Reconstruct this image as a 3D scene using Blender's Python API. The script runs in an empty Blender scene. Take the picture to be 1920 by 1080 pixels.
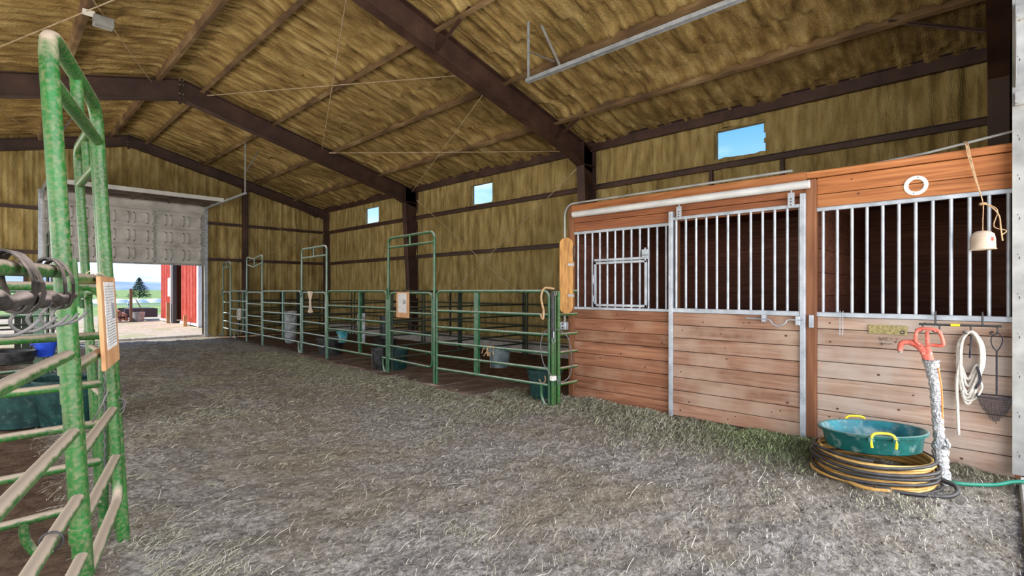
import bpy, bmesh, math, random
import numpy as np
from mathutils import Vector, Matrix
random.seed(7); rng = np.random.default_rng(7)
PI = math.pi
SC = bpy.context.scene
COL = SC.collection

# ---------------------------------------------------------------- camera
cd = bpy.data.cameras.new('camera'); cam = bpy.data.objects.new('camera', cd); COL.objects.link(cam)
cam.location = (0, 0, 1.5); cam.rotation_euler = (PI/2, 0, -math.radians(46.183))
cd.sensor_width = 36; cd.lens = 948.4/1920*36; cd.shift_y = 6/1920; cd.clip_start = .05; cd.clip_end = 9000
SC.camera = cam
# ---------------------------------------------------------------- sky, sun, exposure
SKY_STRENGTH = 1.0; SUN = 4.2; EXPOSURE = 1.12
w = bpy.data.worlds.new('sky'); SC.world = w; w.use_nodes = True
nt = w.node_tree; nt.nodes.clear()
def N(nt, t, **k):
    n = nt.nodes.new(t)
    for a, b in k.items(): setattr(n, a, b)
    return n
tc = N(nt, 'ShaderNodeTexCoord'); sep = N(nt, 'ShaderNodeSeparateXYZ'); ramp = N(nt, 'ShaderNodeValToRGB')
nt.links.new(tc.outputs['Generated'], sep.inputs[0]); nt.links.new(sep.outputs['Z'], ramp.inputs[0])
cr = ramp.color_ramp
cr.elements[0].position = 0.0; cr.elements[0].color = (.62, .72, .85, 1)
cr.elements[1].position = 1.0; cr.elements[1].color = (.12, .24, .6, 1)
for p, c in ((.06, (.52, .68, .92, 1)), (.16, (.30, .50, .86, 1)), (.30, (.10, .31, .74, 1))):
    e = cr.elements.new(p); e.color = c
mp = N(nt, 'ShaderNodeMapping'); mp.inputs['Scale'].default_value = (1, 1, 5)
nz = N(nt, 'ShaderNodeTexNoise'); nz.inputs['Scale'].default_value = 3.2; nz.inputs['Detail'].default_value = 7
nt.links.new(tc.outputs['Generated'], mp.inputs[0]); nt.links.new(mp.outputs[0], nz.inputs['Vector'])
cl = N(nt, 'ShaderNodeMapRange'); cl.inputs[1].default_value = .52; cl.inputs[2].default_value = .72; cl.inputs[4].default_value = .7
nt.links.new(nz.outputs['Fac'], cl.inputs[0])
mx = N(nt, 'ShaderNodeMixRGB'); mx.inputs[2].default_value = (.80, .84, .9, 1)
nt.links.new(cl.outputs[0], mx.inputs[0]); nt.links.new(ramp.outputs[0], mx.inputs[1])
bg = N(nt, 'ShaderNodeBackground'); bg.inputs[1].default_value = SKY_STRENGTH
wo = N(nt, 'ShaderNodeOutputWorld'); nt.links.new(mx.outputs[0], bg.inputs[0]); nt.links.new(bg.outputs[0], wo.inputs[0])
sd = bpy.data.lights.new('sun', 'SUN'); sd.energy = SUN; sd.angle = .01; sd.color = (1, .94, .85)
so = bpy.data.objects.new('sun', sd); COL.objects.link(so)
so.rotation_euler = Vector((-.72, .22, .62)).to_track_quat('Z', 'Y').to_euler()
vs = SC.view_settings; vs.view_transform = 'Standard'; vs.look = 'None'; vs.gamma = 1; vs.exposure = EXPOSURE; vs.use_curve_mapping = False
SC.cycles.max_bounces = 14; SC.cycles.diffuse_bounces = 9; SC.cycles.transparent_max_bounces = 12
SC.cycles.use_denoising = True; SC.cycles.sample_clamp_indirect = 6

def area(name, loc, rot, sx, sy, watts, col):
    a = bpy.data.lights.new(name, 'AREA'); a.shape = 'RECTANGLE'; a.size = sx; a.size_y = sy; a.energy = watts; a.color = col
    o = bpy.data.objects.new(name, a); COL.objects.link(o); o.location = loc; o.rotation_euler = rot
# fill lamps added to stand in for daylight, behind the camera and at left
area('fill_near_opening', (2.9, -2.6, 2.3), (math.radians(96), 0, 0), 12, 4.2, 560, (1, .95, .88))
area('fill_left_side', (-3.5, 9.4, 1.5), (math.radians(98), 0, math.radians(-90)), 18.5, 2.3, 380, (1, .94, .85))
# ---------------------------------------------------------------- materials
def lin(r, g, b):
    f = lambda c: (c/255/12.92) if c/255 <= .04045 else ((c/255+.055)/1.055)**2.4
    return (f(r), f(g), f(b), 1)
def mat(name, stops, scale=5, stretch=(1, 1, 1), rough=.8, metal=0, bump=.0, bscale=60, detail=5, dist=0, coord='pos', dust=None, dust_amt=.8, rand=0, bdist=.01, spec=.3, wear=None):
    """noise-driven colour ramp with bump; dust = colour that settles on upward facing surfaces"""
    m = bpy.data.materials.new(name); m.use_nodes = True; t = m.node_tree; L = t.links.new
    b = t.nodes['Principled BSDF']; b.inputs['Roughness'].default_value = rough; b.inputs['Metallic'].default_value = metal
    b.inputs['Specular IOR Level'].default_value = spec
    if coord == 'pos': src = N(t, 'ShaderNodeNewGeometry').outputs['Position']
    else: src = N(t, 'ShaderNodeTexCoord').outputs['Object']
    if rand:
        oi = N(t, 'ShaderNodeObjectInfo'); ml = N(t, 'ShaderNodeMath', operation='MULTIPLY'); ml.inputs[1].default_value = 37.0
        L(oi.outputs['Random'], ml.inputs[0]); va = N(t, 'ShaderNodeVectorMath', operation='ADD')
        L(src, va.inputs[0]); L(ml.outputs[0], va.inputs[1]); src = va.outputs[0]
    mp = N(t, 'ShaderNodeMapping'); mp.inputs['Scale'].default_value = stretch; L(src, mp.inputs[0])
    n = N(t, 'ShaderNodeTexNoise'); n.inputs['Scale'].default_value = scale; n.inputs['Detail'].default_value = detail
    n.inputs['Distortion'].default_value = dist; L(mp.outputs[0], n.inputs['Vector'])
    r = N(t, 'ShaderNodeValToRGB'); L(n.outputs['Fac'], r.inputs[0]); e = r.color_ramp.elements
    e[0].position, e[0].color = stops[0]; e[1].position, e[1].color = stops[-1]
    for p, c in stops[1:-1]: q = e.new(p); q.color = c
    out = r.outputs[0]
    if rand:
        hs = N(t, 'ShaderNodeHueSaturation'); mr = N(t, 'ShaderNodeMapRange'); mr.inputs[3].default_value = 1-rand; mr.inputs[4].default_value = 1+rand
        L(oi.outputs['Random'], mr.inputs[0]); L(mr.outputs[0], hs.inputs['Value']); L(out, hs.inputs['Color']); out = hs.outputs[0]
    if wear:   # second large-scale stain: (colour, scale, lo, hi, amount)
        n2 = N(t, 'ShaderNodeTexNoise'); n2.inputs['Scale'].default_value = wear[1]; n2.inputs['Detail'].default_value = 6; L(src, n2.inputs['Vector'])
        m2 = N(t, 'ShaderNodeMapRange'); m2.inputs[1].default_value = wear[2]; m2.inputs[2].default_value = wear[3]; m2.inputs[4].default_value = wear[4]
        L(n2.outputs['Fac'], m2.inputs[0]); x = N(t, 'ShaderNodeMixRGB'); x.inputs[2].default_value = wear[0]
        L(m2.outputs[0], x.inputs[0]); L(out, x.inputs[1]); out = x.outputs[0]
    if dust:
        g = N(t, 'ShaderNodeNewGeometry'); s = N(t, 'ShaderNodeSeparateXYZ'); L(g.outputs['Normal'], s.inputs[0])
        n3 = N(t, 'ShaderNodeTexNoise'); n3.inputs['Scale'].default_value = 22; n3.inputs['Detail'].default_value = 6; L(g.outputs['Position'], n3.inputs['Vector'])
        ad = N(t, 'ShaderNodeMath', operation='MULTIPLY_ADD'); ad.inputs[1].default_value = .9; L(n3.outputs['Fac'], ad.inputs[0]); L(s.outputs['Z'], ad.inputs[2])
        m3 = N(t, 'ShaderNodeMapRange'); m3.inputs[1].default_value = .55; m3.inputs[2].default_value = 1.05; m3.inputs[4].default_value = dust_amt
        L(ad.outputs[0], m3.inputs[0]); x = N(t, 'ShaderNodeMixRGB'); x.inputs[2].default_value = dust
        L(m3.outputs[0], x.inputs[0]); L(out, x.inputs[1]); out = x.outputs[0]
        rr = N(t, 'ShaderNodeMapRange'); rr.inputs[3].default_value = rough; rr.inputs[4].default_value = .9; L(m3.outputs[0], rr.inputs[0]); L(rr.outputs[0], b.inputs['Roughness'])
    L(out, b.inputs['Base Color'])
    if bump:
        n4 = N(t, 'ShaderNodeTexNoise'); n4.inputs['Scale'].default_value = bscale; n4.inputs['Detail'].default_value = 6; L(mp.outputs[0], n4.inputs['Vector'])
        bp = N(t, 'ShaderNodeBump'); bp.inputs['Strength'].default_value = bump; bp.inputs['Distance'].default_value = bdist
        L(n4.outputs['Fac'], bp.inputs['Height']); L(bp.outputs[0], b.inputs['Normal'])
    return m
def flat(name, c, rough=.6, metal=0, spec=.4): 
    d = tuple(x*.8 for x in c[:3])+(1,)
    return mat(name, [(.3, d), (.7, c)], scale=14, rough=rough, metal=metal, spec=spec)
c4 = lambda r, g, b: (r, g, b, 1)
M = {}
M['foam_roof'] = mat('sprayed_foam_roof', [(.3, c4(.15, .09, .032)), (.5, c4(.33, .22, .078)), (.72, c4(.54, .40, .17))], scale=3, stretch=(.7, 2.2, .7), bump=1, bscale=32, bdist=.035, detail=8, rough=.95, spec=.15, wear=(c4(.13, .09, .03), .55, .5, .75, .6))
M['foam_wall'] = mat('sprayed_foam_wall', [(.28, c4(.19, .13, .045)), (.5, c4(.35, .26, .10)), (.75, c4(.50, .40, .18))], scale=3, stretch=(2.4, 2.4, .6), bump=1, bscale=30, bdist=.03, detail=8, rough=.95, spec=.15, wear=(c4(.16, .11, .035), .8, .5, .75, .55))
M['steel'] = mat('dark_brown_steel', [(.3, c4(.030, .014, .010)), (.7, c4(.065, .032, .023))], scale=3, rough=.55, bump=.15, bscale=30, dust=c4(.24, .16, .10), dust_amt=.8, spec=.4, wear=(c4(.12, .06, .04), 1.3, .55, .75, .5))
M['purlin'] = mat('oversprayed_purlin', [(.35, c4(.10, .06, .035)), (.55, c4(.20, .125, .06)), (.75, c4(.36, .27, .14))], scale=2.5, stretch=(1, .6, 1), rough=.8, bump=.3, bscale=30, spec=.2)
M['rod'] = mat('dusty_rod', [(.3, c4(.28, .20, .12)), (.7, c4(.5, .4, .26))], scale=6, rough=.7)
M['galv'] = mat('galvanised_steel', [(.3, c4(.27, .30, .33)), (.7, c4(.45, .48, .52))], scale=9, rough=.42, metal=.35, spec=.5, detail=8)
M['galv_old'] = mat('dull_galvanised_steel', [(.3, c4(.20, .20, .19)), (.7, c4(.38, .38, .36))], scale=5, rough=.55, metal=.3)
M['white_tube'] = mat('white_painted_tube', [(.3, c4(.45, .45, .44)), (.7, c4(.62, .62, .60))], scale=4, rough=.4, dust=c4(.45, .4, .33), dust_amt=.3)
M['bolt'] = flat('bolt_metal', c4(.5, .5, .5), .4, .6)
DUST = c4(.42, .33, .25); LDUST = c4(.46, .50, .44)
M['green'] = mat('bright_green_paint', [(.3, c4(.006, .062, .009)), (.7, c4(.016, .135, .022))], scale=5, rough=.38, spec=.35, dust=DUST, dust_amt=.92, wear=(c4(.17, .155, .085), 60, .42, .66, .5))
M['green2'] = mat('green_paint', [(.3, c4(.014, .065, .026)), (.7, c4(.03, .125, .05))], scale=6, rough=.35, spec=.5, dust=LDUST, dust_amt=.75, wear=(c4(.2, .24, .16), 8, .5, .8, .45))
M['green3'] = mat('lit_green_paint', [(.3, c4(.06, .12, .085)), (.7, c4(.13, .21, .16))], scale=6, rough=.3, spec=.6, dust=c4(.62, .66, .64), dust_amt=.95)  # paler paint and whitened tops stand in for light on the far rails
M['dark_rail'] = mat('dark_green_rail', [(.3, c4(.015, .02, .015)), (.7, c4(.035, .06, .04))], scale=6, rough=.5, dust=c4(.16, .13, .09), dust_amt=.5)
def wood(name, a, b, c, sc=3.2, wear=None, rand=.16):
    return mat(name, [(.25, a), (.5, b), (.75, c)], scale=sc, stretch=(3, .35, 7), rough=.7, rand=rand, bump=.35, bscale=9, bdist=.004, detail=8, dist=1.2, wear=wear, spec=.3)
M['wood_hi'] = wood('orange_pine', c4(.17, .055, .016), c4(.32, .115, .036), c4(.44, .19, .07))
M['wood_red'] = wood('red_brown_pine', c4(.14, .045, .02), c4(.24, .085, .035), c4(.36, .14, .06))
M['wood_left'] = wood('brown_pine', c4(.15, .06, .03), c4(.27, .115, .06), c4(.38, .19, .105), wear=(c4(.36, .22, .14), 2.5, .5, .7, .6))
M['wood_door'] = wood('worn_pine', c4(.18, .085, .05), c4(.29, .155, .098), c4(.40, .245, .165), wear=(c4(.42, .31, .23), 2.2, .45, .65, .7))
M['wood_right'] = wood('weathered_pine', c4(.21, .12, .08), c4(.34, .225, .16), c4(.46, .34, .26), wear=(c4(.42, .355, .30), 2.0, .42, .62, .75))
M['wood_post'] = mat('post_wood', [(.3, c4(.13, .05, .022)), (.7, c4(.26, .11, .05))], scale=3, stretch=(5, 5, .5), rough=.75, bump=.3, bscale=9, bdist=.004)
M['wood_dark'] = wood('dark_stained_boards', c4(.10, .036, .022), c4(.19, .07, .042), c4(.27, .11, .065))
M['wood_sign'] = mat('varnished_board', [(.35, c4(.26, .12, .03)), (.65, c4(.46, .23, .06))], scale=9, stretch=(3, 3, .5), rough=.6, detail=9, dist=1)
M['sign_wood'] = mat('pale_sign_board', [(.3, c4(.40, .20, .09)), (.7, c4(.58, .34, .17))], scale=12, stretch=(1, 1, .3), rough=.7)
M['knot'] = flat('knot_wood', c4(.09, .035, .02))
M['paper'] = mat('notice_paper', [(.4, c4(.55, .53, .50)), (.6, c4(.72, .70, .68))], scale=30, rough=.8)
M['ink'] = flat('ink', c4(.06, .05, .05), .8)
M['brass'] = mat('dull_brass', [(.35, c4(.20, .16, .06)), (.65, c4(.38, .32, .15))], scale=60, rough=.5, metal=.3)
M['red'] = mat('red_enamel', [(.3, c4(.50, .08, .05)), (.7, c4(.66, .18, .13))], scale=20, rough=.5, wear=(c4(.7, .5, .42), 30, .6, .7, .6))
M['foil'] = mat('crumpled_foil', [(.3, c4(.40, .40, .41)), (.7, c4(.72, .72, .72))], scale=30, rough=.34, metal=.6, bump=1, bscale=60, bdist=.03)
M['teal'] = mat('teal_plastic', [(.35, c4(.0, .055, .05)), (.65, c4(.005, .10, .09))], scale=8, rough=.4, wear=(c4(.28, .36, .33), 14, .56, .75, .5), dust=c4(.3, .4, .36), dust_amt=.4)
M['teal_in'] = mat('teal_blue_plastic', [(.35, c4(.01, .12, .15)), (.65, c4(.03, .23, .27))], scale=8, rough=.45, wear=(c4(.5, .5, .46), 9, .5, .7, .6))
M['teal_dark'] = mat('dark_teal_rubber', [(.35, c4(.004, .022, .022)), (.65, c4(.010, .055, .048))], scale=10, rough=.6, wear=(c4(.12, .13, .1), 20, .58, .75, .5))
M['black'] = mat('black_rubber', [(.35, c4(.012, .012, .013)), (.65, c4(.04, .04, .042))], scale=15, rough=.4, dust=c4(.16, .14, .12), dust_amt=.22)
M['yellow_hose'] = mat('yellow_hose', [(.35, c4(.44, .24, .06)), (.65, c4(.58, .36, .12))], scale=8, rough=.4)
M['green_hose'] = flat('green_hose', c4(.01, .19, .12), .4)
M['yellow'] = flat('yellow_plastic', c4(.8, .66, .03), .45)
M['orange_cord'] = flat('orange_cord', c4(.75, .24, .05), .5)
M['blue'] = mat('blue_plastic', [(.4, c4(.01, .04, .35)), (.6, c4(.02, .07, .5))], scale=9, rough=.4)
M['rope'] = mat('twine', [(.3, c4(.32, .2, .1)), (.7, c4(.55, .38, .22))], scale=60, rough=.9)
M['lead'] = mat('cotton_lead', [(.3, c4(.42, .39, .33)), (.7, c4(.68, .65, .58))], scale=30, rough=.9)
M['jug'] = mat('cloudy_plastic', [(.3, c4(.38, .28, .2)), (.7, c4(.6, .5, .38))], scale=9, rough=.4)
M['white'] = mat('white_plastic', [(.3, c4(.65, .62, .56)), (.7, c4(.82, .8, .74))], scale=14, rough=.5)
M['strap'] = mat('dusty_black_strap', [(.35, c4(.016, .014, .013)), (.65, c4(.055, .047, .042))], scale=18, rough=.6, dust=c4(.36, .29, .25), dust_amt=.85)
M['hook'] = mat('grey_coated_hook', [(.3, c4(.05, .05, .05)), (.7, c4(.13, .13, .125))], scale=30, rough=.5, dust=c4(.26, .23, .21), dust_amt=.6)
M['netting'] = mat('black_net', [(.3, c4(.015, .015, .02)), (.7, c4(.05, .045, .06))], scale=30, rough=.8)
M['grey_pad'] = mat('grey_pad', [(.35, c4(.16, .17, .18)), (.65, c4(.38, .40, .42))], scale=9, rough=.7)
M['grey_dark'] = mat('blue_grey_plastic', [(.35, c4(.04, .055, .06)), (.65, c4(.10, .12, .13))], scale=9, rough=.6)
M['mat'] = mat('dirty_stall_mat', [(.35, c4(.10, .065, .05)), (.6, c4(.20, .14, .11)), (.75, c4(.30, .23, .18))], scale=3, rough=.9, bump=.4, bscale=30)
M['concrete'] = mat('concrete', [(.3, c4(.28, .25, .22)), (.7, c4(.44, .41, .37))], scale=12, rough=.9, bump=.2)
M['door_skin'] = mat('dusty_white_door_steel', [(.35, c4(.38, .36, .33)), (.65, c4(.52, .50, .47))], scale=3, rough=.55, wear=(c4(.25, .22, .19), 4, .55, .75, .5))
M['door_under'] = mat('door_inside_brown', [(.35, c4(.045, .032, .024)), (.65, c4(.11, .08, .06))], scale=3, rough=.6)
M['barn_red'] = mat('red_metal_siding', [(.35, c4(.46, .075, .05)), (.65, c4(.58, .12, .085))], scale=3, rough=.5)
M['barn_trim'] = mat('white_trim_metal', [(.3, c4(.6, .58, .54)), (.7, c4(.78, .76, .72))], scale=5, rough=.6)
M['hayM'] = None
def col_attr(name, rough=.85):
    m = bpy.data.materials.new(name); m.use_nodes = True; t = m.node_tree; b = t.nodes['Principled BSDF']
    a = N(t, 'ShaderNodeAttribute', attribute_name='col'); t.links.new(a.outputs['Color'], b.inputs['Base Color']); b.inputs['Roughness'].default_value = rough; b.inputs['Specular IOR Level'].default_value = .2
    return m
M['straw'] = col_attr('straw_fibres')
M['soil'] = mat('outdoor_dirt', [(.35, c4(.32, .25, .18)), (.65, c4(.46, .38, .29))], scale=6, rough=.95, bump=.5, wear=(c4(.24, .26, .11), .7, .5, .62, .7))
M['meadow'] = mat('meadow_green', [(.35, c4(.12, .20, .05)), (.65, c4(.25, .32, .1))], scale=.2, rough=.95)
M['mountain'] = mat('hazy_blue_mountain', [(.35, c4(.17, .24, .33)), (.65, c4(.30, .36, .44))], scale=.004, rough=1)  # blue haze of distance put into the base colour
M['mountain_far'] = mat('pale_far_mountain', [(.35, c4(.42, .50, .60)), (.65, c4(.60, .66, .72))], scale=.002, rough=1)  # paler again, more distance haze painted into the colour
M['leaf'] = mat('spruce_needles', [(.35, c4(.025, .06, .02)), (.65, c4(.09, .14, .05))], scale=3, rough=.9)
M['bark'] = flat('bark', c4(.16, .09, .05))
M['white_stuff'] = flat('white_sheeting', c4(.8, .8, .78))
M['rust'] = flat('rusty_brown', c4(.32, .12, .06))
M['darkwood'] = flat('dark_trailer', c4(.09, .08, .08))
g = bpy.data.materials.new('window_pane'); g.use_nodes = True; t = g.node_tree; t.nodes.clear()
a = N(t, 'ShaderNodeBsdfTransparent'); a.inputs[0].default_value = (.95, .98, 1, 1); b = N(t, 'ShaderNodeBsdfGlossy'); b.inputs['Roughness'].default_value = .08
x = N(t, 'ShaderNodeMixShader'); x.inputs[0].default_value = .06; o = N(t, 'ShaderNodeOutputMaterial')
t.links.new(a.outputs[0], x.inputs[1]); t.links.new(b.outputs[0], x.inputs[2]); t.links.new(x.outputs[0], o.inputs[0]); M['pane'] = g
# the barn floor: grey-brown dirt in the aisle, darker red-brown in the pens, chopped hay mixed in
def floor_mat():
    m = bpy.data.materials.new('barn_dirt'); m.use_nodes = True; t = m.node_tree; L = t.links.new; b = t.nodes['Principled BSDF']
    b.inputs['Roughness'].default_value = .95; b.inputs['Specular IOR Level'].default_value = .12
    g = N(t, 'ShaderNodeNewGeometry'); P = g.outputs['Position']
    def noise(sc, det=6, st=(1, 1, 1)):
        mp = N(t, 'ShaderNodeMapping'); mp.inputs['Scale'].default_value = st; L(P, mp.inputs[0])
        n = N(t, 'ShaderNodeTexNoise'); n.inputs['Scale'].default_value = sc; n.inputs['Detail'].default_value = det; n.inputs['Roughness'].default_value = .62; L(mp.outputs[0], n.inputs['Vector']); return n.outputs['Fac']
    def rng_(x, a, b_, c=0, d=1):
        r = N(t, 'ShaderNodeMapRange'); r.inputs[1].default_value = a; r.inputs[2].default_value = b_; r.inputs[3].default_value = c; r.inputs[4].default_value = d; L(x, r.inputs[0]); return r.outputs[0]
    def mixc(f, a, b_):
        x = N(t, 'ShaderNodeMixRGB')
        if isinstance(f, float): x.inputs[0].default_value = f
        else: L(f, x.inputs[0])
        for i, q in ((1, a), (2, b_)):
            if isinstance(q, tuple): x.inputs[i].default_value = q
            else: L(q, x.inputs[i])
        return x.outputs[0]
    def mul(a, b_):
        x = N(t, 'ShaderNodeMath', operation='MULTIPLY'); L(a, x.inputs[0]); L(b_, x.inputs[1]); return x.outputs[0]
    c = mixc(rng_(noise(26, 10), .36, .64), c4(.17, .152, .135), c4(.50, .462, .425))
    c = mixc(rng_(noise(.7), .42, .62, 0, .7), c, c4(.27, .22, .14))              # olive trampled hay
    c = mixc(rng_(noise(90, 3), .56, .62, 0, .6), c, c4(.46, .44, .32))          # chaff specks
    c = mixc(rng_(noise(60, 3), .60, .66, 0, .7), c, c4(.12, .10, .09))          # dark specks
    s = N(t, 'ShaderNodeSeparateXYZ'); L(P, s.inputs[0])
    penr = rng_(s.outputs['X'], 5.05, 5.5); ypos = rng_(s.outputs['Y'], 4.0, 4.4)
    penl = rng_(s.outputs['X'], .55, .35)
    pen = N(t, 'ShaderNodeMath', operation='MAXIMUM'); L(mul(penr, ypos), pen.inputs[0]); L(penl, pen.inputs[1])
    brown = mixc(rng_(noise(6, 8), .35, .65), c4(.085, .050, .032), c4(.20, .13, .085))
    c = mixc(pen.outputs[0], c, brown)
    L(c, b.inputs['Base Color'])
    bp = N(t, 'ShaderNodeBump'); bp.inputs['Strength'].default_value = 1; bp.inputs['Distance'].default_value = .06; L(noise(22, 10, (1, 1, 1)), bp.inputs['Height']); L(bp.outputs[0], b.inputs['Normal'])
    return m
M['floor'] = floor_mat()

# ---------------------------------------------------------------- mesh helpers
ORG = {}
def tag(o, label=None, cat=None, group=None, kind=None):
    if label: o['label'] = label
    if cat: o['category'] = cat
    if group: o['group'] = group
    if kind: o['kind'] = kind
    return o
def empty(name, label, cat, loc, rotz=0, lean=0, group=None, kind=None):
    o = bpy.data.objects.new(name, None); COL.objects.link(o); o.empty_display_size = .1
    o.location = loc; o.rotation_mode = 'XYZ'; o.rotation_euler = (0, 0, rotz)
    if lean: o.matrix_world = Matrix.Translation(Vector(loc)) @ Matrix.Rotation(lean, 4, 'Y') @ Matrix.Rotation(rotz, 4, 'Z')
    ORG[o.name] = Vector(loc); return tag(o, label, cat, group, kind)
def link_mesh(name, me, parent=None, shift=True):
    o = bpy.data.objects.new(name, me); COL.objects.link(o)
    if parent is not None:
        o.parent = parent; ORG[o.name] = ORG[parent.name]
    return o
class MB:
    def __init__(s): s.v = []; s.f = []
    def add(s, vs, fs):
        k = len(s.v); s.v += [tuple(p) for p in vs]; s.f += [tuple(i+k for i in q) for q in fs]; return s
    def box(s, x0, x1, y0, y1, z0, z1, m=None):
        vs = [Vector((x, y, z)) for x in (x0, x1) for y in (y0, y1) for z in (z0, z1)]
        if m: vs = [m @ p for p in vs]
        return s.add(vs, [(0, 1, 3, 2), (4, 6, 7, 5), (0, 4, 5, 1), (2, 3, 7, 6), (0, 2, 6, 4), (1, 5, 7, 3)])
    def bar(s, a, b, w, h, up=(0, 0, 1)):
        a = Vector(a); b = Vector(b); d = (b-a); l = d.length; d.normalize(); u = Vector(up); r = d.cross(u)
        if r.length < 1e-4: r = d.cross(Vector((1, 0, 0)))
        r.normalize(); u = r.cross(d)
        vs = [a+d*t+r*x+u*z for t in (0, l) for x in (-w/2, w/2) for z in (-h/2, h/2)]
        return s.add(vs, [(0, 1, 3, 2), (4, 6, 7, 5), (0, 4, 5, 1), (2, 3, 7, 6), (0, 2, 6, 4), (1, 5, 7, 3)])
    def tube(s, pts, r, n=10, closed=False, caps=True):
        pts = [Vector(p) for p in pts]; m = len(pts); rr = r if hasattr(r, '__len__') else [r]*m
        vs = []; fs = []; prev = None
        for i, p in enumerate(pts):
            if closed: d = pts[(i+1) % m]-pts[i-1]
            else: d = pts[min(i+1, m-1)]-pts[max(i-1, 0)]
            d.normalize()
            if prev is None:
                u = Vector((0, 0, 1)) if abs(d.z) < .9 else Vector((1, 0, 0)); a = d.cross(u).normalized()
            else:
                a = prev-d*prev.dot(d); a.normalize()
            prev = a; b = d.cross(a)
            for k in range(n):
                th = 2*PI*k/n; vs.append(p+(a*math.cos(th)+b*math.sin(th))*rr[i])
        for i in range(m if closed else m-1):
            j = (i+1) % m
            for k in range(n): fs.append((i*n+k, i*n+(k+1) % n, j*n+(k+1) % n, j*n+k))
        if caps and not closed: fs.append(tuple(range(n))[::-1]); fs.append(tuple((m-1)*n+k for k in range(n)))
        return s.add(vs, fs)
    def lathe(s, prof, c=(0, 0, 0), n=32, sx=1, sy=1, m=None, arc=2*PI):
        vs = []; fs = []; full = abs(arc-2*PI) < 1e-6; k = n if full else n+1
        for r, z in prof:
            for i in range(k):
                th = arc*i/n; p = Vector((r*math.cos(th)*sx, r*math.sin(th)*sy, z))
                if m: p = m @ p
                vs.append(p+Vector(c))
        for j in range(len(prof)-1):
            for i in range(n):
                i2 = (i+1) % k; fs.append((j*k+i, j*k+i2, (j+1)*k+i2, (j+1)*k+i))
        return s.add(vs, fs)
    def prism(s, poly, f0, f1):
        """poly: list of 2-D points; f0, f1 map a 2-D point to 3-D on either side"""
        n = len(poly); vs = [f0(*p) for p in poly]+[f1(*p) for p in poly]
        fs = [tuple(range(n))[::-1], tuple(range(n, 2*n))]+[(i, (i+1) % n, n+(i+1) % n, n+i) for i in range(n)]
        return s.add(vs, fs)
    def build(s, name, m, parent=None, local=False, smooth=True, bevel=0, label=None):
        me = bpy.data.meshes.new(name)
        if parent is None and not local:
            a = np.array(s.v); c = (a.min(0)+a.max(0))/2; off = Vector((c[0], c[1], a[:, 2].min()))
        elif parent is not None and not local: off = ORG[parent.name]
        else: off = Vector((0, 0, 0))
        me.from_pydata([(p[0]-off[0], p[1]-off[1], p[2]-off[2]) for p in s.v], [], s.f)
        bm = bmesh.new(); bm.from_mesh(me); bmesh.ops.recalc_face_normals(bm, faces=bm.faces); bm.to_mesh(me); bm.free()
        me.materials.append(M[m] if isinstance(m, str) else m)
        if smooth: me.shade_smooth(); me.set_sharp_from_angle(angle=.7)
        o = link_mesh(name, me, parent)
        if parent is None: o.location = off; ORG[o.name] = off
        if bevel:
            b = o.modifiers.new('edge', 'BEVEL'); b.width = bevel; b.segments = 1; b.limit_method = 'ANGLE'
        if label: o['label'] = label
        return o
def fillet(pts, r, n=5):
    pts = [Vector(p) for p in pts]; out = [pts[0]]
    for i in range(1, len(pts)-1):
        p = pts[i]; a = (pts[i-1]-p); b = (pts[i+1]-p); ra = min(r, a.length*.49, b.length*.49); a.normalize(); b.normalize()
        A = p+a*ra; B = p+b*ra
        for k in range(n+1):
            t = k/n; out.append(A*(1-t)**2+p*2*t*(1-t)+B*t*t)
    out.append(pts[-1]); return out
def catmull(pts, n=8, closed=False):
    P = [Vector(p) for p in pts]; m = len(P); out = []
    for i in range(m if closed else m-1):
        g = (lambda k: P[k % m]) if closed else (lambda k: P[max(0, min(m-1, k))])
        a, b, c, d = g(i-1), g(i), g(i+1), g(i+2)
        for k in range(n):
            t = k/n; out.append(.5*((2*b)+(c-a)*t+(2*a-5*b+4*c-d)*t*t+(3*b-a-3*c+d)*t**3))
    if not closed: out.append(P[-1])
    return out
def clone(o, parent=None):
    c = o.copy(); COL.objects.link(c); ORG[c.name] = ORG.get(o.name, Vector((0, 0, 0)))
    if parent is not None: c.parent = parent
    for ch in list(o.children): clone(ch, c)
    return c
def vnoise(x, y, seed=0):
    r = np.random.default_rng(seed).random((256, 256)); xi = np.floor(x).astype(int); yi = np.floor(y).astype(int); fx = x-xi; fy = y-yi
    fx = fx*fx*(3-2*fx); fy = fy*fy*(3-2*fy); g = lambda a, b: r[a % 256, b % 256]
    return (g(xi, yi)*(1-fx)+g(xi+1, yi)*fx)*(1-fy)+(g(xi, yi+1)*(1-fx)+g(xi+1, yi+1)*fx)*fy-.5
def fbm(x, y, seed=0, o=4):
    s = 0; a = 1
    for k in range(o): s = s+a*vnoise(x*2**k+17*k, y*2**k-9*k, seed+k); a *= .5
    return s
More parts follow.
